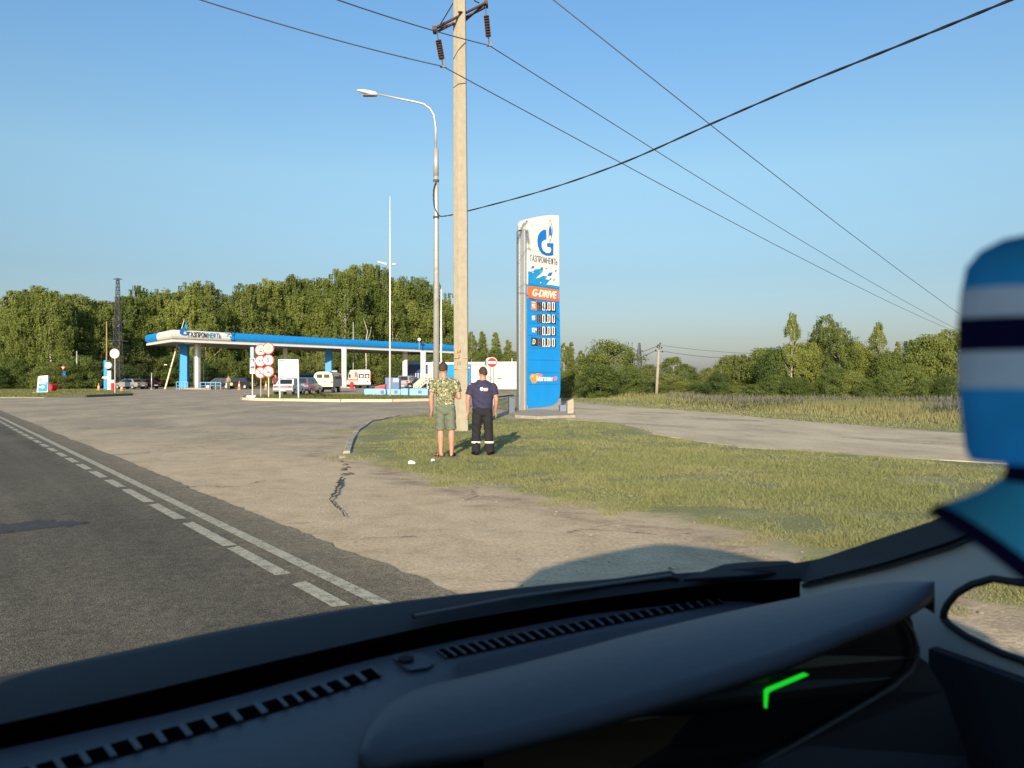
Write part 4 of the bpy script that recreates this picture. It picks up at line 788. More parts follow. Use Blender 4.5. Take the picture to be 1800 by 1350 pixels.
for y, what in ((612.5, 'load'), (633, '5'), (653, 'nocar')):
    c, pl = roundsign(t, 472, y, 10.3, k, 472); e = Vector((0, -.03, 0)); r = 10.3 * k
    if what == 'load':
        mb = MB(); mb.box(c + e + Vector((0, 0, .02)), (.26, .01, .26)).box(c + e + Vector((-.11, 0, .16)), (.05, .01, .06)).box(c + e + Vector((.11, 0, .16)), (.05, .01, .06)); mb.build('pictogram', M['org'], pl); mb = MB()
        for i in range(4): mb.box(c + e + Vector((-.09 + i * .06, 0, -.2)), (.03, .01, .03))
        mb.build('pictogram', M['ink'], pl)
    elif what == '5': mb = MB(); text(mb, '5', .42, c + e, (1, 0, 0), off=.012); mb.build('pictogram', M['ink'], pl)
    else:
        mb = MB(); mb.slab([c + e * .9 + Vector(p) for p in ((-r * .62, 0, r * .52), (-r * .52, 0, r * .62), (r * .62, 0, -r * .52), (r * .52, 0, -r * .62))], (0, -.006, 0)); mb.build('slash', M['red'], pl); mb = MB(); mb.box(c + e * .8 + Vector((0, 0, -.10)), (.2, .006, .06)).box(c + e * .8 + Vector((-.01, 0, -.055)), (.11, .006, .05)); mb.build('pictogram', M['ink'], pl)
t = thing('information_sign', 'tall narrow blue sign with a white road triangle above a pale plate', 'road sign', GY(444.5, 54.5)); k = 54.5 / F
def SB(parent, name, x0, y0, x1, y1, m, x00, k, dy=-.05, th=.02): return MB().box((((x0 + x1) / 2 - x00) * k, dy, H + (HZ - (y0 + y1) / 2) * k), ((x1 - x0) * k, th, (y1 - y0) * k)).build(name, M[m], parent)
post(t, 443.8, 700, 612, k, 444.5, 'cream'); SB(t, 'blue_plate', 440.5, 610, 446.5, 629, 'lblue', 444.5, k); SB(t, 'blue_plate', 440, 629.5, 448.8, 648.5, 'signw', 444.5, k); SB(t, 'blue_field', 440.7, 630.2, 448.1, 647.8, 'dblue', 444.5, k, -.062, .01); SB(t, 'white_plate', 439.8, 649, 449, 657, 'cream', 444.5, k)
q = lambda x, y: Vector(((x - 444.5) * k, -.07, H + (HZ - y) * k)); MB().slab([q(441.2, 642), q(443.2, 632), q(444.4, 632), q(447.4, 643), q(441.2, 644)], (0, -.006, 0)).build('white_triangle', M['signw'], t); SB(t, 'car_pictogram', 441.5, 645.4, 447.3, 647.4, 'ink', 444.5, k, -.072, .006)
SB(t, 'lettering_bar', 442.8, 612, 444.2, 627, 'signw', 444.5, k, -.065, .006)
t = thing('concrete_footing', 'white slanted concrete block at the foot of the narrow blue sign', 'footing', GY(441.5, 53)); k = 53 / F; w2 = 8 * k
MB().loft([[Vector(p) for p in ((-w2, -.3, 0), (w2, -.3, 0), (w2, .3, 0), (-w2, .3, 0))], [Vector(p) for p in ((-w2 * .9, -.05, 7.2 * k), (w2 * 1.05, -.05, 7.8 * k), (w2, .25, 7.8 * k), (-w2 * .9, .25, 7.2 * k))]]).build('block', M['white'], t, bevel=.02)
# info board
t = thing('information_board', 'large white board with blue header and footer strips on two legs', 'board', GY(506.5, 52.6)); k = 52.6 / F; x0 = 506.5
SB(t, 'board', 489.5, 631.5, 524, 664.5, 'signw', x0, k, 0, .05)
for n, x, y, xx, yy, m in (('header_strip', 490.5, 633, 500, 635.5, 'logo'), ('header_strip', 503, 633, 522.5, 635, 'lblue'), ('footer_strip', 491.2, 659.2, 523.2, 663.2, 'lblue'), ('footer_strip', 503, 659.8, 518, 662.4, 'orange'), ('footer_strip', 504.5, 660.4, 516.5, 661.8, 'signw')):
    SB(t, n, x, y, xx, yy, m, x0, k, -.03 - (.004 if m in ('orange',) else .008 if x == 504.5 else 0), .006)
mb = MB()
for i in range(6): mb.box(((509 - x0) * k, -.03, H + (HZ - 641 - i * 3) * k), ((20 - (i % 3) * 4) * k, .006, .012))
mb.build('small_print', mat('faint_print', (.5, .5, .48), .6), t)
for x, xb in ((489.8, 492), (523.6, 524.6)): MB().tube([((x - x0) * k, .03, H + (HZ - 632) * k), ((xb - x0) * k, .03, 0)], .05, 6).build('leg', M['signw'], t)
# no entry
t = thing('no_entry_sign', 'red round no entry sign with white bar above the right man', 'road sign', GY(866, 40)); k = 40 / F
post(t, 867.5, 712, 629, k, 866); mb = MB(); c = Vector(((865 - 866) * k, -.06, H + (HZ - 637.3) * k)); disc(mb, c, 9.3 * k); pl = mb.build('sign_plate', M['signw'], t); mb = MB(); disc(mb, c + Vector((0, -.006, 0)), 8.4 * k, .01); mb.build('sign_face', M['red'], pl); MB().box(c + Vector((0, -.03, 0)), (13 * k, .012, 4.2 * k)).build('white_bar', M['signw'], pl)
t = thing('sign_back', 'pale round sign seen edge on from behind, left of the no entry sign', 'road sign', GY(858, 46)); k = 46 / F; post(t, 862, 712, 632, k, 858); mb = MB(); disc(mb, Vector(((860 - 858) * k, .02, H + (HZ - 637) * k)), 8.4 * k); mb.build('sign_plate', M['zinc'], t)
# left lawn signs
t = thing('road_sign', 'back of a round sign on a pale post at the edge of the left lawn', 'road sign', GY(202, 76)); k = 76 / F; post(t, 202, 690.5, 613, k, 202, 'zinc', .055); mb = MB(); disc(mb, Vector((0, -.08, H + (HZ - 621.5) * k)), 8.3 * k); mb.build('sign_plate', M['cream'], t)
t = thing('road_sign_post', 'small post with a yield triangle over blue signs on the left lawn', 'road sign', GY(111.5, 102)); k = 102 / F; post(t, 111, 684, 643, k, 111.5, 'zinc', .06)
tri = lambda s: [Vector((x * s, -.08, H + (HZ - 647.5) * k + z * s)) for x, z in ((-4 * k, 3.4 * k), (4 * k, 3.4 * k), (0, -3.6 * k))]
pl = MB().slab(tri(1), (0, -.02, 0)).build('yield_plate', M['red'], t); cc = Vector((0, -.12, 0)); MB().slab([Vector((v.x * .6, -.105, (v.z - (H + (HZ - 646.8) * k)) * .6 + H + (HZ - 646.8) * k)) for v in tri(1)], (0, -.005, 0)).build('yield_face', M['signw'], pl)
SB(t, 'blue_plate', 108.3, 652.5, 115.7, 660, 'blue', 111.5, k, -.09); SB(t, 'blue_plate', 108, 661, 116, 670, 'logo', 111.5, k, -.09); MB().slab([Vector((x * k, -.105, H + (HZ - y) * k)) for x, y in ((-2.6, 668.5), (2.6, 668.5), (0, 663))], (0, -.006, 0)).build('white_triangle', M['signw'], t)
YD = 77.; t = thing('direction_sign', 'small white and blue entrance sign with an arrow on the left lawn', 'sign', GY(73.5, YD)); k = YD / F; q = lambda x, y, d=0: Vector(((x - 73.5) * k, d, H + (HZ - y) * k))
MB().slab([q(64.5, 690.5), q(66.8, 662.5), q(70, 661), q(84, 659.8), q(84, 688), q(80.5, 691)], (0, .22, 0)).build('panel', M['signw'], t); MB().slab([q(67, 688.5, -.004), q(68, 671.5, -.004), q(83.6, 671.2, -.004), q(83.4, 686, -.004), q(81, 688.2, -.004)], (0, -.01, 0)).build('blue_field', M['blue'], t)
MB().slab([q(69.2, 679.2, -.02), q(74, 679.2, -.02), q(74, 676.4, -.02), q(79, 680.2, -.02), q(74, 684, -.02), q(74, 681.4, -.02), q(69.2, 681.4, -.02)], (0, -.006, 0)).build('arrow', M['signw'], t)
mb = MB(); text(mb, 'Въезд', 4.0 * k, q(75.3, 673.6, -.02), (1, 0, 0), off=.006); mb.build('lettering', M['signw'], t); MB().slab([q(68.5, 669.5, -.004), q(69.5, 665.5, -.004), q(72, 667, -.004), q(73.5, 665.5, -.004), q(74, 669.5, -.004)], (0, -.006, 0)).build('logo', M['blue'], t); MB().box(q(76.5, 667, -.006), (1.6 * k, .01, 1.6 * k)).build('logo', M['yellow'], t)
MB().box((0, .1, .03), (26 * k, .7, .1)).build('base', M['kerb'], t)
t = thing('water_barrel', 'bright red round barrel right behind the small entrance sign', 'barrel', GY(90, 86)); k = 86 / F; g = 0
MB().tube([(0, -.5, 8.6 * k * .78), (0, -.42, 8.6 * k * .78), (0, .6, 8.6 * k * .78)], [5.3 * k, 6.4 * k, 6.4 * k], 20).build('drum', M['red'], t, smooth=False)
for s in (-1, 1): MB().box((s * .25, 0, .06), (.1, .9, .14)).build('foot', M['red'], t)
def cone(px, Y, label, h=.75):
    t = thing('traffic_cone', label, 'traffic cone', GY(px, Y), 0, 'orange traffic cones at the station'); MB().tube([(0, 0, .04), (0, 0, h * .4)], [.19, .13], 12).tube([(0, 0, h * .62), (0, 0, h)], [.09, .03], 12).build('body', M['orange'], t); MB().tube([(0, 0, h * .4), (0, 0, h * .62)], [.13, .09], 12).build('reflective_band', M['signw'], t); MB().box((0, 0, .02), (.42, .42, .04)).build('base', M['orange'], t)
cone(420.5, 96, 'orange cone in front of the dark car under the canopy', 1.1); cone(467.5, 96, 'orange cone left of the right round sign post', 1.1); cone(173.5, 93, 'orange cone left of the blue and white pillar', .8); cone(214, 86, 'orange cone in front of the front wheel of the silver car', .7)
t = thing('red_bin', 'red and white bin on the lawn edge left of the silver car', 'bin', GY(198.5, 90)); MB().tube([(0, 0, 0), (0, 0, .9)], .2, 14).build('body', M['red'], t); MB().tube([(0, 0, .9), (0, 0, 1.25)], [.22, .16], 14).build('lid', M['signw'], t)
t = thing('fire_point', 'small red pillar beside the rear of the ambulance', 'post', GY(618.5, 104)); MB().tube([(0, 0, 0), (0, 0, .7), (0, 0, .95)], [.26, .26, .1], 12).build('body', M['red'], t)
# ================================================================== PRICE SIGN
PA = Vector((.72, 36, 0)); PDIR = Vector((.7, .714, 0)).normalized(); PN = Vector((PDIR.y, -PDIR.x, 0))
pp = Plane(PA, PN); st = thing('price_sign', 'tall white and blue fuel price sign on a silver column, showing zero prices', 'price sign', PA)
depth = -PN * .5
def pslab(name, pts, m, off=0., th=None, ext=None, label=None, parent=None):
    e = ext if ext is not None else PN * (th or .012)
    o = MB().slab([pp.hit(x, y, off) for x, y in pts], e).build(name, M[m] if isinstance(m, str) else m, parent or st, world=True)
    if label: o['label'] = label
    return o
arc = [(927, 388), (935, 383.5), (945, 381), (957, 379), (970, 378), (982.5, 379)]
pslab('top_panel', arc + [(983, 508), (927, 500)], 'signw', ext=depth, label='white head panel with the flame logo')
brc = [(985, 685), (984, 697), (980, 706), (972, 712), (960, 715)]
pslab('price_panel', [(927, 500.5), (983, 508.5), (985, 600)] + brc + [(928, 717.5), (927.4, 600)], 'blue', ext=depth)
z6 = lambda pts: [(880 + x / 7.5, 370 + y / 7.5) for x, y in pts]; z7 = lambda pts: [(880 + x / 5.4, 500 + y / 5.4) for x, y in pts]
pslab('logo', z6([(600, 250), (560, 255), (520, 285), (492, 330), (483, 390), (488, 460), (510, 525), (550, 575), (600, 597), (650, 597), (693, 585), (695, 432), (612, 428), (610, 475), (652, 482), (666, 510), (662, 540), (640, 563), (600, 560), (560, 530), (540, 480), (537, 430), (550, 403), (575, 388), (603, 380)]), 'logo', .004)
pslab('logo_flame', z6([(648, 112), (628, 180), (618, 250), (622, 320), (648, 422), (672, 350), (687, 270), (675, 190)]), 'ink', .004); pslab('logo_flame', z6([(648, 128), (632, 185), (624, 250), (628, 318), (648, 405), (667, 345), (680, 270), (669, 195)]), 'signw', .018, .008)
pslab('logo_flame', z6([(650, 185), (634, 260), (636, 330), (641, 345), (650, 310), (660, 345), (672, 320), (672, 250)]), 'logo', .028, .008)
mb = MB(); c = pp.hit(956.2, 458, .004); vs, fs = textmesh('ГАЗПРОМНЕФТЬ', 1, off=.0, ext=.008); w0 = max(v.x for v in vs) - min(v.x for v in vs); W = (pp.hit(979.5, 460) - pp.hit(932.5, 456)).length
mb.add([c + PDIR * (v.x * W / w0) + up * (v.y * .42) + PN * (v.z + .004) for v in vs], fs); mb.build('lettering', M['ink'], st, world=True)
wave = mat('wave_blue', (.015, .25, .55), .4)
pslab('wave_pattern', z6([(362, 803), (425, 803), (450, 775), (510, 772), (540, 750), (560, 770), (545, 815), (510, 850), (470, 885), (520, 880), (560, 858), (610, 870), (590, 905), (650, 915), (600, 975), (690, 985), (775, 1000), (775, 1040), (362, 990)]), wave, .003, .008)
for x, y, s, m in ((400, 750, 34, 'logo'), (530, 760, 22, 'ink'), (590, 765, 16, 'ink'), (615, 845, 52, 'logo'), (712, 797, 20, 'ink'), (645, 905, 20, 'ink'), (692, 915, 18, 'ink'), (505, 810, 40, 'cyan')):
    pslab('wave_pattern', z6([(x, y + s * .35), (x + s * .45, y - s * .5), (x + s * 1.35, y - s * .6), (x + s * .95, y + s * .3)]), m, .018, .006)
for x, y, s in ((470, 885, 36), (415, 820, 16), (515, 955, 18)): pslab('wave_pattern', z6([(x, y + s * .2), (x + s * .5, y - s * .4), (x + s * 1.5, y - s * .4), (x + s, y + s * .2)]), 'signw', .026, .006)
op = pslab('fuel_brand_panel', z7([(256, 14), (547, 50), (547, 162), (258, 128)]), 'orange', .004, .02)
mb = MB(); c = pp.hit(*z7([(412, 92)])[0], .03); vs, fs = textmesh('G-DRIVE', 1, off=.03, ext=.008, shear=.25); w0 = max(v.x for v in vs) - min(v.x for v in vs); W = (pp.hit(*z7([(528, 100)])[0]) - pp.hit(*z7([(298, 80)])[0])).length
mb.add([c + PDIR * (v.x * W / w0) + up * (v.y * .47) + PN * (v.z) for v in vs], fs); mb.build('lettering', M['signw'], op, world=True)
for i, (yl, yr) in enumerate(((133, 166), (247, 276), (363, 388), (483, 500), (600, 612), (716, 722), (833, 835), (950, 946))):
    pslab('panel_seam', z7([(262, yl - 2), (558, yr - 2), (558, yr + 2), (262, yl + 2)]), 'logo', .003, .006)
def seg(c, w_, h_, on):  # digit zero outline etc.
    pass
for i, (y0, y1) in enumerate(((160, 246), (278, 362), (395, 476), (506, 586))):
    dsp = pslab('price_display', z7([(347, y0 + 4), (525, y0 + 16), (525, y1 + 18 - i * 3), (347, y1)]), 'disp', .004, .012)
    cy = (y0 + y1) / 2 + 6
    for j, x in enumerate((412, 458, 500)):
        p = pp.hit(*z7([(x - (3 if j == 0 else 0), cy)])[0], .02); hh = .36 * 1.0; ww = .15; s_ = .045; mb = MB(); R4 = [PDIR * -ww / 1 * .5 + up * hh * .5, PDIR * ww * .5 + up * hh * .5, PDIR * ww * .5 - up * hh * .5, -PDIR * ww * .5 - up * hh * .5]
        for a_, b_ in zip(R4, R4[1:] + R4[:1]): mb.tube([p + a_, p + b_], .021, 4)
        mb.build('digit', M['dig'], dsp, world=True)
    p = pp.hit(*z7([(435, cy + 36)])[0], .02); MB().ball(p, .035, 8, 6).build('digit', M['dig'], dsp, world=True, props=dict(label='decimal point'))
    p = pp.hit(*z7([(368, cy)])[0], .018); mb = MB(); hh, ww = .34, .14
    for a_, b_ in ((-1, 1),): pass
    for a_, b_ in ((PDIR * -.07 + up * .17, PDIR * -.07 - up * .17), (PDIR * .07 + up * .17, PDIR * .07 - up * .17), (PDIR * -.07, PDIR * .07), (PDIR * -.07 + up * .17, PDIR * .07 + up * .17), (PDIR * -.07 - up * .17, PDIR * .07 - up * .17)): mb.tube([p + a_, p + b_], .022, 4)
    mb.build('unlit_digit', M['ghost'], dsp, world=True)
    cx_, lb = 317, ['95', '95', '92', 'D'][i]
    if i == 0: pslab('grade_plate', z7([(291, y0 + 0), (344, y0 + 4), (344, y1 - 1), (291, y1 - 4)]), 'orange', .004, .01)
    if i == 3: pslab('grade_plate', z7([(291, y0 - 4), (344, y0 + 1), (344, y1 - 1), (291, y1 - 4)]), 'disp', .004, .01)
    p = pp.hit(*z7([(cx_ - (6 if i in (1, 2) else 2), (y0 + y1) / 2 + (6 if i == 0 else 0))])[0], .02); vs, fs = textmesh(lb, .30 if i != 3 else .34, off=.008, ext=.005, shear=.15 if i else 0); mb = MB(); mb.add([p + PDIR * v.x * .8 + up * v.y + PN * v.z for v in vs], fs); mb.build('grade_lettering', M['signw'], st, world=True)
    if i == 0: p = pp.hit(*z7([(318, y0 + 10)])[0], .02); vs, fs = textmesh('G-DRIVE', .085, off=.002, ext=.004); mb = MB(); mb.add([p + PDIR * v.x * .8 + up * v.y + PN * v.z for v in vs], fs); mb.build('grade_lettering', M['signw'], st, world=True)
    if i in (1, 2): yc = (y0 + y1) / 2; pslab('grade_mark', z7([(326, yc - 5), (334, yc - 22), (341, yc - 20), (338, yc + 6)]), 'red' if i == 1 else 'signw', .01, .008)
sp = mat('splash_orange', (.85, .28, .05), .5); pk = mat('splash_pink', (.75, .18, .22), .5)
pslab('shop_splash', z7([(278, 892), (284, 862), (300, 848), (322, 856), (345, 845), (385, 850), (395, 868), (372, 880), (350, 912), (330, 938), (300, 935), (290, 910)]), sp, .004, .008); pslab('shop_splash', z7([(345, 868), (372, 846), (395, 858), (398, 874), (360, 886)]), pk, .014, .006); pslab('shop_splash', z7([(283, 880), (300, 862), (320, 866), (305, 885)]), 'yellow', .014, .006); pslab('shop_splash', z7([(500, 892), (512, 872), (528, 874), (538, 888), (528, 908), (510, 915)]), pk, .004, .008)
mb = MB(); c = pp.hit(*z7([(418, 897)])[0], .022); vs, fs = textmesh('Магазин', 1, off=.025, ext=.006); w0 = max(v.x for v in vs) - min(v.x for v in vs); W = (pp.hit(*z7([(492, 897)])[0]) - pp.hit(*z7([(345, 897)])[0])).length; mb.add([c + PDIR * (v.x * W / w0) + up * (v.y * .33) + PN * v.z for v in vs], fs); mb.build('lettering', M['signw'], st, world=True)
# silver column on the narrow side and the foot
sb = -PN
e0, e1 = PA - PDIR * .05 + sb * .08, PA - PDIR * .05 + sb * .62
zc = H + (HZ - 405.5) / F * 36.2
def col_slab(a, b, w_, z0, z1, m, name, label=None, rd=0):
    n = PDIR * w_; o = MB().slab([a + up * z0, b + up * z0, b - n + up * z0, a - n + up * z0], (0, 0, z1 - z0)).build(name, M[m], st, world=True, bevel=rd)
    if label: o['label'] = label
col_slab(PA - PDIR * .02 + sb * .0, PA - PDIR * .02 + sb * .30, .16, -.02, zc, 'silver', 'side_column', rd=.04); col_slab(PA - PDIR * .02 + sb * .32, PA - PDIR * .02 + sb * .56, .16, -.02, zc, 'silver', 'side_column', rd=.04)
MB().tube([PA - PDIR * .12 + sb * .25 + up * zc, PA - PDIR * .12 + sb * .25 + up * (zc + .28), PA - PDIR * .10 + sb * .25 + up * (zc + .42)], [.2, .19, .1], 16).build('column_cap', M['signw'], st, world=True, smooth=True)
MB().slab([pp.hit(925, 713, -.03), pp.hit(986, 700, -.03), pp.hit(986, 731, -.03), pp.hit(925, 731, -.03)], -PN * .42).build('foot', M['silver'], st, world=True)
# plinth and bollards
MB().slab([G(899, 729) + up * -.05, G(905, 734.5) + up * -.05, G(945, 737) + up * -.05, G(1012, 734.5) + up * -.05, G(1010, 728.5) + up * -.05, G(950, 724) + up * -.05], (0, 0, .16)).build('plinth', M['kerb'], props=dict(label='low pale concrete slab under the price sign', cat='plinth'), bevel=.02)
def bollard(px, yb, w_, ht, hd, m, label, dirx=1):
    g = G(px, yb); k = g.y / F; t = thing('bollard', label, 'bollard', g, R(8)); a = w_ * k / 2
    MB().slab([Vector((-a, 0, 0)), Vector((a, 0, 0)), Vector((a, 0, hd * k if dirx > 0 else ht * k)), Vector((-a, 0, ht * k if dirx > 0 else hd * k))], (0, .28, 0)).build('body', M[m] if isinstance(m, str) else m, t, bevel=.012)
slate = mat('slate_paint', (.09, .11, .14), .5); bollard(900, 728, 10, 31, 27, slate, 'dark slate bollard with slanted top left of the price sign'); bollard(1003, 731.5, 11, 26, 31, M['kerb'], 'pale concrete bollard with slanted top right of the price sign'); bollard(991, 727.5, 13, 15.5, 15.5, mat('blue_grey', (.14, .17, .24), .5), 'low blue grey box between the price sign and the pale bollard')
a = G(902, 728) + up * .78; b = G(846, 716) + up * .6; MB().tube([a, a.lerp(b, .5) - up * .09, b], .035, 6).build('barrier_chain', M['rubber'], props=dict(label='dark barrier bar reaching left from the slate bollard', cat='barrier'))
# ================================================================== VEHICLES  (local x forward, y left, z up)
def vehicle(name, label, cat, px, Y, rz, L, W_, lower, cab, paint, zb, zr, wheel=.31, wx=(.8, -.75), tail='tail', tailz=.75, plate=True, cabpaint=None, pos=None):
    t = thing(name, label, cat, GY(px, Y) if pos is None else pos, R(rz)); h = W_ / 2
    ML, MC = M[paint] if isinstance(paint, str) else paint, (M[cabpaint] if cabpaint else (M[paint] if isinstance(paint, str) else paint))
    mb = MB(); ring = lambda y, s: [Vector((x * s, y, z)) for x, z in lower]
    mb.loft([ring(-h, .985), ring(-h * .9, 1), ring(h * .9, 1), ring(h, .985)]); mb.build('body', ML, t, bevel=.04)
    b0, b1, t0, t1, inset = cab; B = [Vector(p) for p in ((b0, -h * .95, zb), (b1, -h * .95, zb), (b1, h * .95, zb), (b0, h * .95, zb))]; T = [Vector(p) for p in ((t0, -h + inset, zr), (t1, -h + inset, zr), (t1, h - inset, zr), (t0, h - inset, zr))]
    MB().loft([B, T]).build('cabin', MC, t, bevel=.05)
    def win(i, j, u0, u1, v0, v1, nm):
        q = lambda u, v: (B[i].lerp(B[j], u)).lerp(T[i].lerp(T[j], u), v); p = [q(u0, v0), q(u1, v0), q(u1, v1), q(u0, v1)]; n = (p[1] - p[0]).cross(p[3] - p[0]).normalized()
        MB().slab([a + n * .004 for a in p], n * .012).build(nm, M['glass'], t)
    win(0, 1, .08, .47, .12, .86, 'side_window'); win(0, 1, .52, .92, .12, .86, 'side_window'); win(2, 3, .08, .47, .12, .86, 'side_window'); win(2, 3, .52, .92, .12, .86, 'side_window'); win(1, 2, .08, .92, .1, .88, 'windscreen'); win(3, 0, .1, .9, .15, .85, 'rear_window')
    for x in wx:
        for s in (-1, 1):
            o = MB().tube([(x, s * (h - .19), wheel), (x, s * (h + .01), wheel)], wheel, 20).build('wheel', M['rubber'], t); MB().tube([(x, s * (h + .005), wheel), (x, s * (h + .02), wheel)], wheel * .6, 14).build('rim', M['silver'], o)
    x0 = min(x for x, z in lower); x1 = max(x for x, z in lower)
    for s in (-1, 1):
        MB().box((x0 - .0, s * h * .74, tailz), (.06, h * .4, .14)).build('tail_light', M['tail'], t); MB().box((x1 - .02, s * h * .72, .66), (.08, .3, .14)).build('headlight', M['signw'], t)
    MB().box((x0 - .01, 0, .42), (.1, W_ * .94, .16)).build('bumper', M['dgrey'], t, bevel=.02)
    if plate: MB().box((x0 - .07, 0, .48), (.02, .5, .11)).build('number_plate', M['signw'], t)
    return t
sedan = [(-2.1, .32), (2.1, .30), (2.16, .55), (2.05, .72), (1.15, .88), (-1.35, .92), (-2.12, .88), (-2.2, .6)]
silv = mat('silver_paint', (.42, .43, .40), .3, .5, var=.03, coat=.5); blk = mat('black_paint', (.012, .013, .018), .2, coat=.8, var=.02); bgr = mat('blue_grey_paint', (.10, .12, .17), .3, .3, coat=.5, var=.03)
vehicle('parked_car', 'silver sedan parked facing left at the edge of the lawn', 'car', 229, 101, 158, 4.3, 1.7, sedan, (-1.5, 1.2, -1.0, .45, .22), silv, .88, 1.36, wx=(1.35, -1.3))
vehicle('parked_car', 'dark car standing behind the tail of the silver sedan', 'car', 256, 106, 150, 4.2, 1.7, sedan, (-1.5, 1.2, -1.0, .45, .22), blk, .88, 1.36, wx=(1.35, -1.3))
vehicle('parked_car', 'black car at the left edge of the photo beyond the lawn', 'car', -4, 118, 175, 4.3, 1.75, sedan, (-1.5, 1.2, -1.0, .45, .22), blk, .88, 1.4, wx=(1.35, -1.3))
vehicle('parked_car', 'black car under the canopy, just left of the bending person', 'car', 386, 104, 190, 4.2, 1.75, sedan, (-1.6, 1.2, -1.2, .45, .2), blk, .9, 1.5, wx=(1.35, -1.3))
t = vehicle('parked_car', 'dark car with a yellow patch on its side behind the orange cone', 'car', 420, 103, 172, 4.4, 1.8, sedan, (-1.7, 1.2, -1.3, .5, .2), blk, .9, 1.55, wx=(1.35, -1.3)); MB().box((.9, .92, .66), (.95, .03, .34)).build('yellow_panel', M['yellow'], t)
t = vehicle('white_sedan', 'white sedan seen from behind through the legs of the white board', 'car', 508.5, 64.5, 91, 4.1, 1.6, [(-1.98, .34), (1.95, .32), (2.02, .6), (1.9, .74), (1.0, .86), (-1.2, .92), (-1.92, .94), (-2.0, .74)], (-1.45, 1.1, -.85, .35, .2), M['white'], .9, 1.42, wx=(1.2, -1.2), tailz=.76)
MB().box((-2.03, 0, .76), (.05, 1.0, .11)).build('tail_panel', M['tail'], t)
vehicle('grey_hatchback', 'blue grey hatchback between the white sedan and the cream van', 'car', 539, 70, 86, 3.9, 1.68, [(-1.85, .34), (1.95, .32), (2.0, .6), (1.9, .76), (1.0, .92), (-1.85, .98), (-1.9, .7)], (-1.82, 1.1, -1.6, .35, .2), bgr, .95, 1.53, wx=(1.2, -1.2), tailz=.95)
vehicle('silver_suv', 'silver sport utility vehicle between the blue cabinet and the white stairs', 'car', 719, 98, 75, 4.5, 1.85, [(-2.1, .42), (2.1, .40), (2.2, .7), (2.1, .95), (1.1, 1.08), (-2.1, 1.12), (-2.15, .8)], (-2.08, 1.2, -1.8, .4, .22), mat('warm_silver', (.36, .33, .30), .35, .4, coat=.4), 1.1, 1.75, wx=(1.35, -1.3), tailz=1.0, wheel=.36)
vehicle('parked_car', 'black car partly hidden under the white metal stairs', 'car', 748, 96, 40, 4.3, 1.75, sedan, (-1.6, 1.2, -1.1, .45, .2), blk, .9, 1.45, wx=(1.35, -1.3))
# loaf shaped van
van = thing('cream_van', 'rounded cream van with shade-grey sides seen from behind right of the hatchback', 'van', GY(568, 76), R(90)); w_ = .97
crm = mat('van_cream', (.66, .58, .38), .4, var=.04)
vprof = [(-w_, .62), (-w_, 1.25), (-w_ * .97, 1.62), (-w_ * .86, 1.93), (-w_ * .6, 2.06), (0, 2.12), (w_ * .6, 2.06), (w_ * .86, 1.93), (w_ * .97, 1.62), (w_, 1.25), (w_, .62)]
mb = MB(); mb.loft([[Vector((x, y * s, .62 + (z - .62) * s2)) for y, z in vprof] for x, s, s2 in ((0, .97, .98), (.06, 1, 1), (3.6, 1, 1), (4.05, .95, .93), (4.2, .88, .72))]); mb.build('body', crm, van, smooth=False)
gs = mat('van_shade_grey', (.22, .21, .24), .45, var=.04)  # shade of the sunless flank painted into the side colour
for s in (-1, 1):
    MB().box((2.1, s * (w_ + .004), 1.0), (3.8, .012, .7)).build('side_panel', gs, van)
    for x in (.7, 1.65, 2.6): MB().box((x, s * (w_ * .985 + .006), 1.58), (.75, .03, .42)).build('side_window', M['glass'], van)
    MB().box((3.55, s * (w_ * .985 + .006), 1.55), (.7, .03, .5)).build('door_window', M['glass'], van); MB().tube([(3.9, s * (w_ + .02), 1.4), (3.95, s * (w_ + .25), 1.45), (3.95, s * (w_ + .25), 1.75)], .03, 6).build('mirror', M['black'], van)
    MB().box((-.02, s * .36, 1.66), (.03, .56, .36)).build('rear_window', M['glass'], van, bevel=.01); MB().box((-.03, s * .86, 1.05), (.06, .1, .22)).build('tail_light', M['tail'], van); MB().box((-.012, s * .36, 1.2), (.02, .66, 1.15)).build('rear_door', crm, van, bevel=.004)
    for x in (.75, 3.1): o = MB().tube([(x, s * (w_ - .25), .4), (x, s * (w_ - .02), .4)], .4, 20).build('wheel', M['rubber'], van); MB().tube([(x, s * (w_ - .02), .4), (x, s * w_, .4)], .2, 12).build('rim', M['grey'], o)
MB().box((-.05, -.2, 1.14), (.05, .25, .05)).build('door_handle', M['black'], van); MB().box((1.9, 0, .52), (3.6, 1.3, .18)).build('chassis', M['black'], van); MB().tube([(.75, -.7, .4), (.75, .7, .4)], .09, 8).build('axle', M['black'], van); MB().box((3.4, -.35, 2.12), (.35, .5, .2)).build('roof_hatch', M['white'], van)
MB().box((2.1, 0, 2.1), (3.7, 1.2, .03)).build('roof_rim', M['lblue'], van)
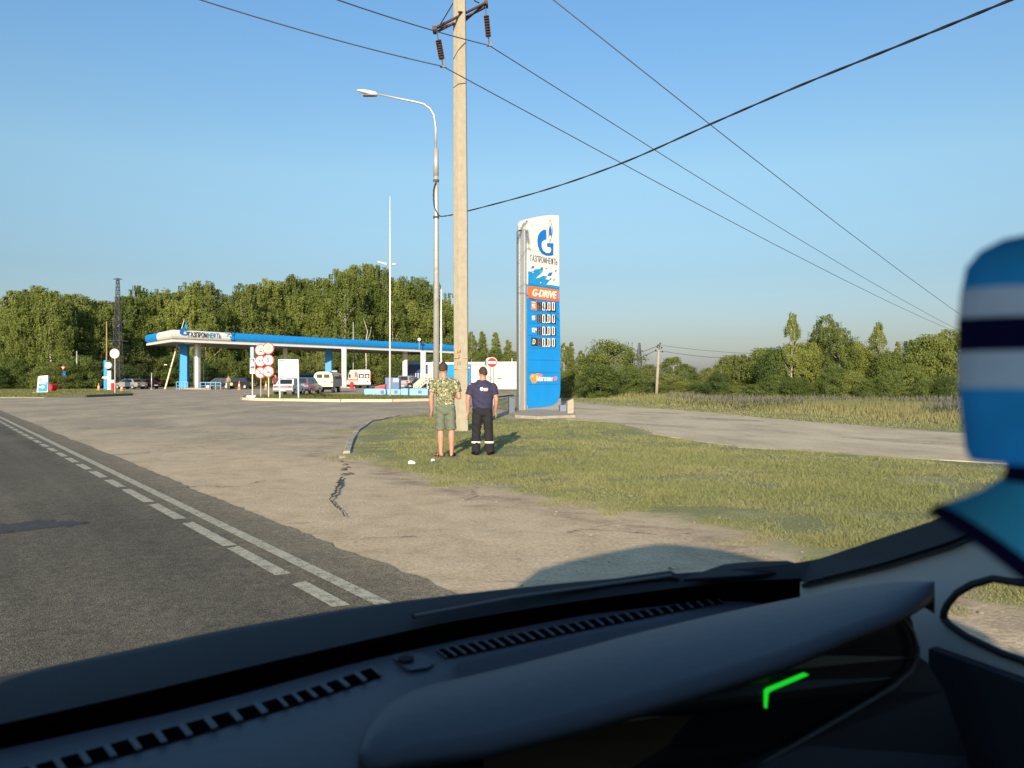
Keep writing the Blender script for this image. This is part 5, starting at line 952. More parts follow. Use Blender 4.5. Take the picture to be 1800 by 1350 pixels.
# ambulance
am = thing('ambulance', 'white high roof ambulance with an orange stripe beside the canopy pillar', 'van', GY(640, 110), R(118)); a_ = .98
ap = [(-a_, .5), (-a_, 1.5), (-a_ * .93, 2.4), (-a_ * .8, 2.65), (a_ * .8, 2.65), (a_ * .93, 2.4), (a_, 1.5), (a_, .5)]
mb = MB(); mb.loft([[Vector((x, y, .5 + (z - .5) * s2)) for y, z in ap] for x, s2 in ((0, 1), (4.2, 1), (4.7, .86), (5.1, .42), (5.7, .28))]); mb.build('body', M['white'], am)
for s in (-1, 1):
    MB().box((2.4, s * (a_ + .006), 1.2), (4.7, .012, .14)).build('stripe', M['orange'], am); MB().box((3.9, s * (a_ * .97 + .01), 1.75), (.8, .04, .5)).build('door_window', M['glass'], am); MB().box((.8, s * (a_ * .97 + .008), 1.85), (1.0, .03, .9)).build('side_window', M['zinc'], am)
    MB().box((-.02, s * .42, 1.75), (.03, .7, .6)).build('rear_window', M['glass'], am); MB().box((-.045, s * .42, 1.72), (.02, .36, .34)).build('window_notice', M['signw'], am); MB().box((-.03, s * .93, 1.5), (.06, .08, 1.3)).build('tail_light', M['tail'], am)
    for x in (.9, 4.6): MB().tube([(x, s * (a_ - .25), .36), (x, s * (a_ - .01), .36)], .36, 18).build('wheel', M['rubber'], am)
MB().box((-.03, -.5, .95), (.03, .2, .2)).build('emblem', M['red'], am, props=dict(label='red emblem on the rear door')); MB().box((-.05, 0, .45), (.12, 1.9, .18)).build('bumper', M['dgrey'], am); MB().box((2.4, 0, .45), (4.6, 1.5, .2)).build('chassis', M['black'], am)
# ================================================================== PEOPLE
def hand(mb, w0, d, side, n, r=1., curl=.5):
    d = d.normalized(); side = (side - d * side.dot(d)).normalized(); n = d.cross(side)
    if n.dot(Vector((0, 1, 0))) < 0: n = -n
    p = w0 + d * .045; rg = lambda c, a, b: [c + side * a * math.cos(q * math.pi / 5) + n * b * math.sin(q * math.pi / 5) for q in range(10)]
    mb.loft([rg(w0 - d * .01, .026, .02), rg(w0 + d * .03, .036, .017), rg(w0 + d * .07, .042, .016), rg(w0 + d * .095, .040, .014)])
    for i, (o, L) in enumerate(((-.031, .066), (-.011, .078), (.010, .073), (.030, .055))):
        b = w0 + d * .085 + side * o; m = b + d * L * .5 + n * .012 * curl; e = m + (d * (1 - curl * .6) + n * curl).normalized() * L * .5; mb.tube([b, m, e], [.0100, .0092, .0078], 8); mb.ball(e, .0080, 8, 6)
    b = w0 + d * .03 - side * .03; m = b - side * .022 + d * .03 + n * .008; e = m + d * .028 - side * .004 + n * .01; mb.tube([b, m, e], [.0125, .0112, .009], 8); mb.ball(e, .009, 8, 6)
def person(label, loc, sc, S):
    t = thing('person', label, 'person', loc, S.get('rz', 0)); t.scale = (sc,) * 3; V = Vector; mb = MB(); hx, hy = S.get('head', (0, .02)); fat = S.get('fat', 1.)
    hc = V((hx, hy, 1.668)); hr = R(S.get('turn', 0)); Rz = Matrix.Rotation(hr, 4, 'Z')
    def B(c, r, nu=16, nv=12): mb.ball(c, r, nu, nv)
    B(hc, (.084, .101, .120)); B(hc + Rz @ V((0, .028, -.062)), (.055, .062, .06)); B(hc + Rz @ V((0, .10, -.015)), (.013, .022, .02)); B(hc + Rz @ V((0, .086, .03)), (.05, .016, .012)); B(hc + Rz @ V((0, .088, -.055)), (.026, .012, .008))
    for s in (-1, 1): B(hc + Rz @ V((s * .089, 0, -.015)), (.013, .02, .032), 10, 8)
    mb.tube([V((hx * .5, -.005, 1.44)), V((hx * .8, 0, 1.52)), V((hx, hy * .5, 1.62))], [.085 * fat, .068 * fat, .062 * fat], 16)
    ring = lambda z, a, b, cx=0, cy=0: [V((cx + a * math.cos(q * math.pi / 10), cy + b * math.sin(q * math.pi / 10), z)) for q in range(20)]
    mb.loft([ring(z, a * (fat if z < 1.35 else 1), b * fat) for z, a, b in ((.86, .12, .09), (.93, .165, .105), (1.02, .155, .10), (1.15, .16, .10), (1.3, .185, .105), (1.40, .19, .10), (1.455, .15, .08), (1.50, .08, .065))])
    shirt = MB(); shirt.loft([ring(z, a * (fat if z < 1.36 else 1), b * fat, S.get('hem', (0, 0))[0] if z < 1 else 0) for z, a, b in S['shirt']]); neck = hc
    for sgn, A in ((-1, S['la']), (1, S['ra'])):
        sh, el, wr = [V(p) for p in A]; mb.tube([sh, sh.lerp(el, .5), el], [.054 * fat, .050 * fat, .043], 14); B(sh, .055 * fat); B(el, .043); mb.tube([el, el.lerp(wr, .35), wr], [.043, .045, .028], 14)
        hand(mb, wr, wr - el, V((-sgn * .3, 1, 0)), V((0, 0, 1)), curl=S.get('curl', .5))
        e = sh.lerp(el, S.get('sl', .62)); shirt.tube([sh + V((-sgn * .05, 0, .0)), sh.lerp(e, .3), e], [.075 * fat, .075 * fat, .072 * fat], 16); shirt.ball(sh + V((-sgn * .01, 0, -.005)), (.072, .075, .062))
    tr = MB(); tr.loft([ring(z, a * fat, b * fat) for z, a, b in ((.80, .15, .105), (.88, .182, .125), (.96, .175, .12), (S.get('waist', 1.04), .168, .113))])
    for sgn, Lg in ((-1, S['ll']), (1, S['rl'])):
        hp, kn, an = [V(p) for p in Lg]; mb.tube([hp, hp.lerp(kn, .5), kn, kn.lerp(an, .3), kn.lerp(an, .65), an], [.088, .078, .058, .064, .048, .037], 16); B(kn, .057)
        fdv = V(S['feet'][(sgn + 1) // 2] + (0,)).normalized(); hl = an + V((0, 0, -an.z + .035)) - fdv * .04
        sd_ = V((-fdv.y, fdv.x, 0)); rf = lambda c, a, b: [c + sd_ * a * math.cos(q * math.pi / 6) + V((0, 0, b * math.sin(q * math.pi / 6))) for q in range(12)]
        mb.loft([rf(hl + V((0, 0, .005)) - fdv * .01, .025, .028), rf(hl + fdv * .05 + V((0, 0, .02)), .034, .045), rf(hl + fdv * .13, .042, .028), rf(hl + fdv * .19 + V((0, 0, -.008)), .044, .018), rf(hl + fdv * .235 + V((0, 0, -.012)), .030, .012)])
        mb.tube([an, an + V((0, 0, -an.z + .05))], [.036, .036], 12)
        if S['legs'] == 'shorts':
            e = hp.lerp(kn, 1.0) + V((0, 0, .01)); tr.tube([hp + V((0, 0, .05)), hp.lerp(e, .5), e], [.102, .100, .096], 18)
            so = MB(); so.slab([hl + fdv * x + sd_ * y + V((0, 0, -.037)) for x, y in ((-.06, -.03), (.05, -.036), (.18, -.05), (.25, -.03), (.26, .02), (.2, .048), (.05, .036), (-.06, .03))], (0, 0, .018)); sandal = so.build('sandal', M['rust'], t)
            for x, z in ((.14, .014), (.05, .03)): MB().tube([hl + fdv * x + sd_ * (.052 * math.cos(q)) + V((0, 0, -.03 + (.062 if x > .1 else .08) * math.sin(q))) for q in np.linspace(0, math.pi, 9)], .009, 6).build('strap', M['black'], sandal)
        else:
            e = an + V((0, 0, .0)); tr.tube([hp + V((0, 0, .04)), hp.lerp(kn, .5), kn, kn.lerp(e, .5), e + V((0, 0, -.02))], [.112, .108, .092, .09, .092], 18)
            sh_ = MB(); rs = lambda c, a, b: [c + sd_ * a * math.cos(q * math.pi / 7) + V((0, 0, max(-.036, b * math.sin(q * math.pi / 7)))) for q in range(14)]
            sh_.loft([rs(hl - fdv * .045 + V((0, 0, .01)), .03, .045), rs(hl + fdv * .0 + V((0, 0, .01)), .045, .07), rs(hl + fdv * .1, .052, .055), rs(hl + fdv * .2, .052, .04), rs(hl + fdv * .26, .03, .028)]); sh_.build('shoe', M['black'], t, smooth=True)
            if S.get('band'):
                q = kn.lerp(an, .56); tr_b = MB(); tr_b.tube([q + V((0, 0, .017)), q - V((0, 0, .017))], .0965, 28, cap=False); tr_b.build('reflective_band', mat('reflective', (.85, .85, .82), .35, var=.02), t, smooth=True)
    me = remeshed(mb, .0075, 3); me.materials.clear(); me.materials.append(S.get('skinm', M['skin'])); bo = bpy.data.objects.new('body', me); col.objects.link(bo); bo.parent = t
    for nm, q, m in (('shirt', shirt, S['shirtm']), ('trousers' if S['legs'] != 'shorts' else 'shorts', tr, S['trm'])):
        me = remeshed(q, .009, 4)
        n_ = len(me.vertices); co = np.empty(n_ * 3, np.float32); me.vertices.foreach_get('co', co); co = co.reshape(-1, 3)
        nz_ = (np.sin(co[:, 0] * 31 + co[:, 2] * 22 + 3 * np.sin(co[:, 2] * 13)) * .0045 + np.sin(co[:, 2] * 47 + co[:, 0] * 19 + 2 * np.sin(co[:, 1] * 23)) * .0035 + np.sin(co[:, 2] * 95 + 4 * np.sin(co[:, 0] * 17)) * .0014)
        nr = np.array([v.normal[:] for v in me.vertices]); co = co + nr * nz_[:, None]
        me.vertices.foreach_set('co', co.astype(np.float32).reshape(-1)); me.update(); me.shade_smooth(); me.materials.clear(); me.materials.append(m); o = bpy.data.objects.new(nm, me); col.objects.link(o); o.parent = t
    hm = MB(); hm.ball((0, 0, 0), (.090, .107, .126), 32, 24); vs = [Vector(v) for v in hm.v]; keep = []
    for f in hm.f:
        c = sum((vs[i] for i in f), Vector()) / len(f)
        if c.z > -.045 + max(0, c.y) * 1.3 + (.02 if abs(c.x) > .05 else 0): keep.append(f)
    h2 = MB(); h2.v = [tuple(hc + Rz @ (v * random.uniform(.985, 1.02) + Vector((0, -.004, .006)))) for v in vs]; h2.f = keep; h2.build('hair', M['hair'], t, smooth=True)
    em = MB()
    for s in (-1, 1): em.ball(hc + Rz @ V((s * .03, .083, .006)), .010, 8, 6)
    em.build('eyes', M['signw'], t, smooth=True)
    return t
def camo():
    m, t, b, v = newmat('camouflage_cloth', .85)
    n1 = noise(t, v, 26, 2, .5, None, .6); n2 = noise(t, v, 32, 2, .5, (1.1, 1, .9), .8)
    c = ramp(t, n1, [(.0, (.07, .085, .045)), (.46, (.13, .14, .075)), (.53, (.22, .215, .12))]); 
    for n in [c.node]: n.color_ramp.interpolation = 'CONSTANT'
    k = ramp(t, n2, [(0, (0, 0, 0)), (.57, (1, 1, 1))]); k.node.color_ramp.interpolation = 'CONSTANT'; c2 = mixc(t, k, c, (.50, .46, .31))
    k3 = ramp(t, noise(t, v, 38, 2, .5, None, .7), [(0, (0, 0, 0)), (.61, (1, 1, 1))]); k3.node.color_ramp.interpolation = 'CONSTANT'
    t.links.new(mixc(t, k3, c2, (.035, .045, .02)), b.inputs['Base Color']); return m
TS = [(.885, .186, .118), (.95, .180, .115), (1.05, .172, .112), (1.18, .182, .118), (1.3, .203, .122), (1.4, .208, .115), (1.445, .195, .10), (1.485, .14, .085), (1.52, .085, .072)]
person('man in camouflage t-shirt and grey green shorts with sandals, seen from behind', GY(783, 14.62), 1.0, dict(
    head=(-.045, .02), turn=-6, la=((-.205, 0, 1.42), (-.272, -.005, 1.13), (-.262, .03, .875)), ra=((.205, 0, 1.42), (.262, -.03, 1.13), (.12, .20, 1.19)),
    ll=((-.088, 0, .90), (-.092, .01, .50), (-.085, -.02, .075)), rl=((.088, 0, .90), (.115, .01, .50), (.118, -.01, .075)), feet=((-.62, .78), (.12, .99)),
    shirt=TS, legs='shorts', waist=1.0, shirtm=camo(), trm=mat('shorts_cloth', (.115, .135, .095), .85, var=.1, scale=9), hem=(.0, 0), fat=1.0, sl=.66))
navy = mat('navy_cloth', (.026, .024, .062), .85, var=.1, scale=7)
pm = person('man in dark navy t-shirt with a white back print and black trousers with reflective bands', GY(848, 14.9), .955, dict(
    head=(.01, .02), turn=28, la=((-.225, 0, 1.41), (-.298, -.01, 1.12), (-.292, .04, .865)), ra=((.225, 0, 1.41), (.285, -.01, 1.12), (.262, .10, .88)),
    ll=((-.095, 0, .90), (-.125, .01, .50), (-.130, -.01, .08)), rl=((.095, 0, .90), (.125, .01, .50), (.150, 0, .08)), feet=((-.35, .93), (.3, .95)), band=True,
    shirt=[(.95, .188, .128), (1.0, .195, .133), (1.08, .20, .138), (1.18, .205, .138), (1.3, .222, .135), (1.4, .228, .122), (1.445, .21, .105), (1.485, .15, .09), (1.525, .09, .074)], legs='trousers', waist=1.03,
    shirtm=navy, trm=mat('black_cloth', (.010, .010, .013), .9, var=.15, scale=8), fat=1.06, sl=.64))
def back(mb, pts):   # follow the back of the shirt
    mb.slab([Vector((x, -.147 * math.sqrt(max(.05, 1 - (x / .25) ** 2)) - .006, z)) for x, z in pts], (0, -.003, 0))
mb = MB(); cx, cz = -.005, 1.345
back(mb, [(cx + math.cos(q * math.pi / 12) * (.042 if q % 4 in (0, 1) else .030), cz + math.sin(q * math.pi / 12) * (.042 if q % 4 in (0, 1) else .030)) for q in range(24)])
for z, wd in ((1.357, .085), (1.342, .08), (1.325, .088), (1.309, .075)):
    for i in range(5): back(mb, [(.035 + i * wd / 5, z - .005), (.035 + (i + .82) * wd / 5, z - .005), (.035 + (i + .82) * wd / 5, z + .005), (.035 + i * wd / 5, z + .005)])
mb.build('back_print', M['signw'], pm); mb = MB(); back(mb, [(cx + math.cos(q * math.pi / 8) * .013, cz + math.sin(q * math.pi / 8) * .013) for q in range(16)]); o = mb.build('back_print', navy, pm); o.location = (0, -.004, 0)
def small(label, px, Y, top_, tr_, **kw):
    S = dict(la=((-.2, 0, 1.42), (-.26, 0, 1.13), (-.2, .1, .92)), ra=((.2, 0, 1.42), (.26, 0, 1.13), (.22, .1, .92)), ll=((-.09, 0, .9), (-.1, .01, .5), (-.1, 0, .08)), rl=((.09, 0, .9), (.1, .01, .5), (.12, 0, .08)), feet=((-.3, .9), (.3, .9)), shirt=TS, legs='trousers', shirtm=top_, trm=tr_)
    S.update(kw); return person(label, GY(px, Y), 1.0, S)
small('person in dark clothes standing left of the white board', 484.5, 68, mat('dark_red_cloth', (.16, .03, .05), .85), mat('dark_trousers', (.02, .018, .02), .9), turn=90)
small('person in grey top and blue trousers under the canopy beside the dark cars', 401.5, 97, mat('tan_cloth', (.24, .2, .17), .85), mat('jeans_cloth', (.06, .08, .14), .85), turn=-60)
# ================================================================== THE CAR WE SIT IN
CD, CS = Vector((-.454, .891, 0)), Vector((.891, .454, 0))     # the car's heading and its right
def W3(s, a, z): p = CS * s + CD * a; return Vector((p.x, p.y, z))
def SP(px, py, s): Y = s / ((px - 900) / F * CS.x + CS.y); return P(px, py, Y)
def az(px, py, s): p = SP(px, py, s); return (p.dot(CD), p.z)
car = thing('car_interior', 'dark dashboard, windscreen base and right pillar of the car the photo is taken from', 'car', W3(.35, -.8, 0))
def rsm(pts, n):      # resample a polyline of pixels by x
    xs = [p[0] for p in pts]; X_ = np.linspace(xs[0], xs[-1], n); return X_, [np.interp(X_, xs, [p[i] for p in pts]) for i in range(1, len(pts[0]))]
def smooth1(a, k=3):
    a = np.array(a, float)
    for _ in range(k): a[1:-1] = (a[:-2] + 2 * a[1:-1] + a[2:]) / 4
    return a
NX = 104
def curve(pts): X_, (y, d) = rsm(pts, NX); y = smooth1(y, 4); return [PZ(float(x), float(yy), H - float(dd)) for x, yy, dd in zip(X_, y, smooth1(d, 4))]
O_ = curve([(-500, 1290, .38), (-260, 1240, .38), (0, 1189, .38), (200, 1148, .38), (400, 1105, .38), (600, 1071, .38), (700, 1057, .38), (800, 1045, .38), (900, 1034, .38), (1000, 1025, .38), (1100, 1018, .38), (1200, 1012, .378), (1300, 1006, .37), (1400, 994, .355), (1450, 981, .345)])
C1 = curve([(-500, 1378, .395), (-260, 1325, .395), (0, 1273, .395), (233, 1221, .395), (467, 1165, .395), (700, 1112, .395), (794, 1092, .395), (989, 1060, .395), (1183, 1034, .39), (1300, 1022, .385), (1450, 1014, .365)])
R2 = curve([(-500, 1430, .42), (-260, 1375, .42), (0, 1318, .42), (303, 1252, .42), (450, 1214, .42), (607, 1170, .42), (678, 1153, .42), (833, 1119, .42), (989, 1088, .42), (1183, 1056, .42), (1300, 1042, .42), (1420, 1029, .408), (1500, 1021, .398)])
cowlm = mat('cowl_plastic', (.018, .020, .019), .8, var=.15, scale=5); dashm = mat('dash_plastic', (.048, .052, .060), .55, var=.03, scale=60, bump=.08, spec=.4); trimm = mat('pillar_trim', (.62, .59, .53), .7, var=.04)
def strip(name, A, Bc, m, thick=(0, 0, -.012), mid=None, rowsn=1):
    mb = MB(); rows_ = [A] + ([mid] if mid else []) + [Bc]; vs = [v for r in rows_ for v in r]; n = len(A); fs = []
    for i in range(len(rows_) - 1):
        for j in range(n - 1): fs.append((i * n + j, i * n + j + 1, (i + 1) * n + j + 1, (i + 1) * n + j))
    mb.add(vs, fs); k = len(vs); mb.add([v + Vector(thick) for v in vs], fs); o = mb.build(name, m, car, world=True, smooth=True, fix=False); return o
midc = [a.lerp(b, .32) + Vector((0, 0, .012)) for a, b in zip(O_, C1)]
strip('windscreen_cowl', O_, C1, cowlm, mid=midc)
low = [p + (a - p).normalized() * .0 + Vector((0, 0, -.09)) for p, a in zip(C1, R2)]; strip('dash_gap_painted_dark', C1, low, M['void']); strip('dash_gap_painted_dark', low, [p + Vector((0, 0, -.01)) for p in R2], M['void'])  # darkness of the trough put into the colour as dead black
D1 = []; D2_ = []; D3 = []
hn = Vector((-CD.x, -CD.y, 0))
for i, p in enumerate(R2):
    px_ = -500 + 2000 * i / (len(R2) - 1); f_ = float(np.interp(px_, [560, 760], [1, .3])); dz_ = float(np.interp(px_, [1250, 1480], [0, .03]))
    D1.append(p + hn * .30 * f_ + Vector((0, 0, -dz_))); D2_.append(p + hn * .42 * f_ + Vector((0, 0, -.05))); D3.append(p + hn * .50 * f_ + Vector((0, 0, -.25)))
mb = MB(); n = len(R2); rows_ = [R2, [a.lerp(b, .5) for a, b in zip(R2, D1)], D1, D2_, D3]; mb.add([v for r in rows_ for v in r], [(i * n + j, i * n + j + 1, (i + 1) * n + j + 1, (i + 1) * n + j) for i in range(4) for j in range(n - 1)])
dash = mb.build('dashboard', dashm, car, world=True, smooth=True)
def dpt(px, py, up_=.002): return PZ(px, py, H - .42 + up_)
def grille(u, l, n, nm):
    A = [Vector(p) for p in u]; Bq = [Vector(p) for p in l]
    def at_(poly, t): 
        q = t * (len(poly) - 1); i = min(int(q), len(poly) - 2); return poly[i].lerp(poly[i + 1], q - i)
    mb = MB(); N_ = 24; mb.add([dpt(*at_(A, i / N_)) for i in range(N_ + 1)] + [dpt(*at_(Bq, i / N_)) for i in range(N_ + 1)], [(i, i + 1, N_ + 2 + i, N_ + 1 + i) for i in range(N_)]); g = mb.build('defroster_vent', M['void'], dash, world=True)  # dark of the open slots painted as a flat black sheet
    mb = MB()
    for i in range(n + 1):
        t = i / n; d = .13 / n; a, b, c_, e = at_(A, max(0, t - d)), at_(A, min(1, t + d)), at_(Bq, min(1, t + d)), at_(Bq, max(0, t - d)); pts = [dpt(*a, .004), dpt(*b, .004), dpt(*c_, .004), dpt(*e, .004)]; mb.slab(pts, (0, 0, .002))
    mb.build('vent_rib', dashm, g, world=True)
grille([(-60, 1372), (60, 1345), (200, 1306), (340, 1268), (480, 1229), (560, 1205), (655, 1173)], [(-50, 1396), (75, 1366), (215, 1327), (356, 1288), (496, 1246), (578, 1220), (672, 1188)], 19, 'l')
grille([(765, 1143), (860, 1124), (960, 1104), (1060, 1085), (1160, 1068), (1262, 1052)], [(785, 1157), (880, 1138), (978, 1117), (1075, 1097), (1172, 1078), (1272, 1060)], 28, 'r')
rr = [(690, 1158), (700, 1153), (738, 1150), (746, 1152), (764, 1165), (763, 1170), (755, 1176), (722, 1181), (712, 1178)]
MB().slab([dpt(x, y, .001) for x, y in rr], (0, 0, .002)).build('sensor_cover', M['dgrey'], dash, world=True); cx, cy = 728, 1165.5; MB().slab([dpt(cx + (x - cx) * .92, cy + (y - cy) * .9, .0032) for x, y in rr], (0, 0, .002)).build('sensor_cover', dashm, dash, world=True)
mb = MB(); c = dpt(713, 1161, .006); mb.tube([c, c + Vector((0, 0, .004))], .012, 16); mb.build('light_sensor', M['black'], dash, world=True)
# visor over the instruments
U = [(630, 1352, .412), (631, 1330, .412), (638, 1292, .412), (660, 1255, .41), (700, 1223, .408), (760, 1199, .404), (850, 1178, .40), (1000, 1140, .39), (1100, 1113, .383), (1200, 1089, .373), (1300, 1067, .36), (1400, 1048, .343), (1500, 1032, .322), (1570, 1026, .304), (1615, 1028, .292), (1638, 1037, .286), (1643, 1042, .284)]
L_ = [(631, 1353, .412), (645, 1352, .411), (665, 1348, .41), (690, 1343, .408), (720, 1336, .406), (770, 1329, .405), (850, 1318, .405), (980, 1287, .399), (1080, 1259, .391), (1180, 1230, .380), (1290, 1196, .365), (1390, 1162, .346), (1490, 1120, .323), (1560, 1092, .306), (1608, 1067, .294), (1634, 1050, .287), (1643, 1044, .284)]
def spl(pts, m=8):
    out = []
    for i in range(len(pts) - 1):
        p0, p1, p2, p3 = [np.array(pts[min(max(q, 0), len(pts) - 1)], float) for q in (i - 1, i, i + 1, i + 2)]
        for q in np.linspace(0, 1, m, endpoint=False): out.append(.5 * ((2 * p1) + (p2 - p0) * q + (2 * p0 - 5 * p1 + 4 * p2 - p3) * q * q + (3 * p1 - p0 - 3 * p2 + p3) * q ** 3))
    out.append(np.array(pts[-1], float)); return [PZ(float(a), float(b), H - float(c)) for a, b, c in out]
Uw, Lw = spl(U), spl(L_); n = len(Uw); rows_ = []; NR = 9
rows_.append([p + Vector((0, 0, -.03)) for p in Uw])
for i in range(NR):
    q = i / (NR - 1); bl_ = .016 * math.sin(math.pi * min(1, q * 1.0)) ** .8 ; rows_.append([a.lerp(b, q) + Vector((0, 0, bl_ - .006 * (q == 0))) for a, b in zip(Uw, Lw)])
rows_.append([b + Vector((0, 0, -.012)) + hn * -.004 for b in Lw]); rows_.append([b + Vector((0, 0, -.022)) + hn * -.03 for b in Lw])
mb = MB(); mb.add([v for r in rows_ for v in r], [(i * n + j, i * n + j + 1, (i + 1) * n + j + 1, (i + 1) * n + j) for i in range(len(rows_) - 1) for j in range(n - 1)])
mb.build('instrument_hood', dashm, car, world=True, smooth=True)
# instrument recess under the hood
def Yof(px): return float(np.interp(px, [600, 850, 1180, 1390, 1560, 1640], [.82, .84, .92, .955, .98, 1.0])) + .05
face = [(620, 1340), (850, 1280), (1100, 1205), (1290, 1150), (1400, 1115), (1500, 1080), (1585, 1050), (1604, 1092), (1612, 1130), (1613, 1155), (1606, 1170), (1590, 1190), (1560, 1213), (1500, 1248), (1400, 1306), (1320, 1352), (1200, 1425), (620, 1425)]
MB().slab([P(x, y, Yof(x)) for x, y in face], CD * .03).build('instrument_panel', mat('instrument_black', (.006, .007, .008), .35, var=.1), car, world=True)
MB().slab([P(x, y, Yof(x) - .006) for x, y in [(850, 1308), (1100, 1234), (1290, 1180), (1345, 1163), (1352, 1205), (1290, 1240), (1190, 1300), (1110, 1350), (1040, 1400), (850, 1400)]], CD * .003).build('painted_warm_reflection', mat('reflection_brown', (.075, .048, .025), .4), car, world=True)  # warm reflection on the panel, painted as a brown strip
rim = [(1585, 1085), (1604, 1110), (1613, 1140), (1612, 1160), (1602, 1180), (1570, 1208), (1500, 1250), (1400, 1308), (1300, 1365), (1200, 1420)]
MB().tube([P(x, y, Yof(x) - .012) for x, y in rim], .0035, 8).build('panel_rim', mat('rim_grey', (.06, .058, .055), .5), car, world=True, smooth=True)
pgn = mat('green_lamp', (.01, .1, .01), .4, emit=(.008, .55, .02), estr=.75); MB().slab([P(x, y, Yof(1340) - .018) for x, y in [(1346, 1245), (1345.5, 1215), (1350, 1210.5), (1415, 1183.5), (1422, 1186), (1419, 1188), (1356, 1214.5), (1351, 1219), (1348.5, 1245)]], CD * .003).build('indicator_light', pgn, car, world=True)
MB().slab([P(x, y, Yof(1350) - .012) for x, y in [(1341, 1180), (1345, 1176), (1361, 1172), (1362, 1175), (1356, 1179)]], CD * .003).build('indicator_light', mat('amber_lamp', (.2, .05, .01), .4, emit=(.3, .08, .02), estr=.15), car, world=True)
mb = MB()
for i in range(9): x = 1238 + i * 9; y = 1216 - i * 2.9; mb.slab([P(x, y, Yof(x) - .012), P(x + 5, y - 1.6, Yof(x) - .012), P(x + 5, y + 11, Yof(x) - .012), P(x, y + 12.6, Yof(x) - .012)], CD * .003)
mb.build('warning_symbols', M['black'], car, world=True)
# lower dash below the rim
ld_ = [(1612, 1150), (1606, 1172), (1590, 1193), (1560, 1216), (1500, 1251), (1400, 1309), (1200, 1428), (1200, 1800), (1760, 1800), (1700, 1330), (1660, 1215), (1630, 1165)]
def YL(x, y): return Yof(min(x, 1640)) - .004 - max(0, y - 1300) * .0003
MB().slab([P(x, y, YL(x, y)) for x, y in ld_], CD * .03).build('lower_dash', mat('lower_plastic', (.014, .015, .02), .6), car, world=True)
# right side wall with window opening, pillar
Sx = 1.12
win_px = [(1660, 1087), (1661, 1076), (1667, 1062), (1683, 1043), (1710, 1027), (1747, 1017)]
inner = [az(x, y, Sx) for x, y in win_px] + [(.36, 1.235), (.15, 1.40), (-.02, 1.52), (-.25, 1.60), (-1.9, 1.60), (-1.9, 1.08)] + [az(1900, 1205, Sx), az(1800, 1161, Sx), az(1760, 1147, Sx), az(1700, 1118, Sx), az(1672, 1099, Sx)]
outer = [(1.1, .25), (1.1, .95), az(1380, 1030, Sx), az(1447, 1014, Sx), az(1520, 997, Sx), az(1600, 976, Sx), az(1667, 953, Sx), az(1730, 926, Sx), az(1800, 893, Sx), (.02, 1.64), (-.25, 1.75), (-2.3, 1.75), (-2.5, .25)]
tri = tessellate_polygon([[Vector((a, z, 0)) for a, z in outer], [Vector((a, z, 0)) for a, z in inner]]); allp = outer + inner
mb = MB(); mb.add([W3(Sx, a, z) for a, z in allp], [tuple(q) for q in tri]); k_ = len(allp); mb.add([W3(Sx + .008, a, z) for a, z in allp], [tuple(q) for q in tri])
mb.build('side_wall', trimm, car, world=True, fix=False)['label'] = 'grey inner trim of the pillar around the side window'
MB().tube([W3(Sx - .002, a, z) for a, z in inner] + [W3(Sx - .002, *inner[0])], .0055, 8).build('window_seal', M['rubber'], car, world=True, smooth=True)
sill = []
MB().slab([W3(1.11, .60, 1.10), W3(1.11, .3, 1.085), W3(1.11, -1.8, 1.07), W3(1.03, -1.8, 1.05), W3(1.03, .3, 1.055), W3(1.08, .56, 1.08)], (0, 0, -.03)).build('window_sill', dashm, car, world=True, bevel=.01)
MB().slab([W3(1.09, .75, 1.09), W3(1.09, -1.9, 1.03), W3(1.09, -1.9, .3), W3(1.09, .75, .3)], CS * .02).build('door_panel', mat('door_plastic', (.022, .023, .030), .65), car, world=True)
so_ = [(1400, 993), (1450, 979), (1533, 951), (1620, 922), (1693, 896), (1760, 867), (1850, 822), (1960, 760)]; si_ = [(1410, 1024), (1450, 1014), (1560, 987), (1667, 953), (1730, 926), (1790, 898), (1870, 858), (1980, 795)]
seal = MB(); A_ = [SP(x, y, 1.155) for x, y in so_]; B_ = [SP(x, y, 1.11) for x, y in si_]; n = len(A_); seal.add(A_ + B_ + [p + Vector((0, 0, -.01)) for p in A_ + B_], [(j, j + 1, n + j + 1, n + j) for j in range(n - 1)] + [(2 * n + j, 2 * n + j + 1, 3 * n + j + 1, 3 * n + j) for j in range(n - 1)]); seal.build('windscreen_seal', cowlm, car, world=True, fix=False)
# wipers and cowl end
def wq2(pts, drop, nm, m, th=.012): MB().slab([PZ(x, y, H - drop) for x, y in pts], (0, 0, -th)).build(nm, m, car, world=True, bevel=.003)
wq2([(720, 1076), (800, 1059), (950, 1034), (1080, 1016), (1165, 1004), (1180, 1002), (1190, 1008), (1194, 1016), (1180, 1014), (1080, 1023), (950, 1041), (800, 1066), (725, 1083)], .372, 'wiper', M['black'], .006)
wq2([(1200, 1018), (1216, 1010), (1245, 1000), (1272, 991), (1300, 988), (1384, 985), (1396, 988), (1420, 996), (1380, 1004), (1300, 1012)], .364, 'cowl_cover', M['black'], .006)
MB().tube([PZ(730, 1083, H - .366), PZ(900, 1051, H - .362), PZ(1180, 1012, H - .36)], .003, 6).build('wiper_arm', M['dgrey'], car, world=True)
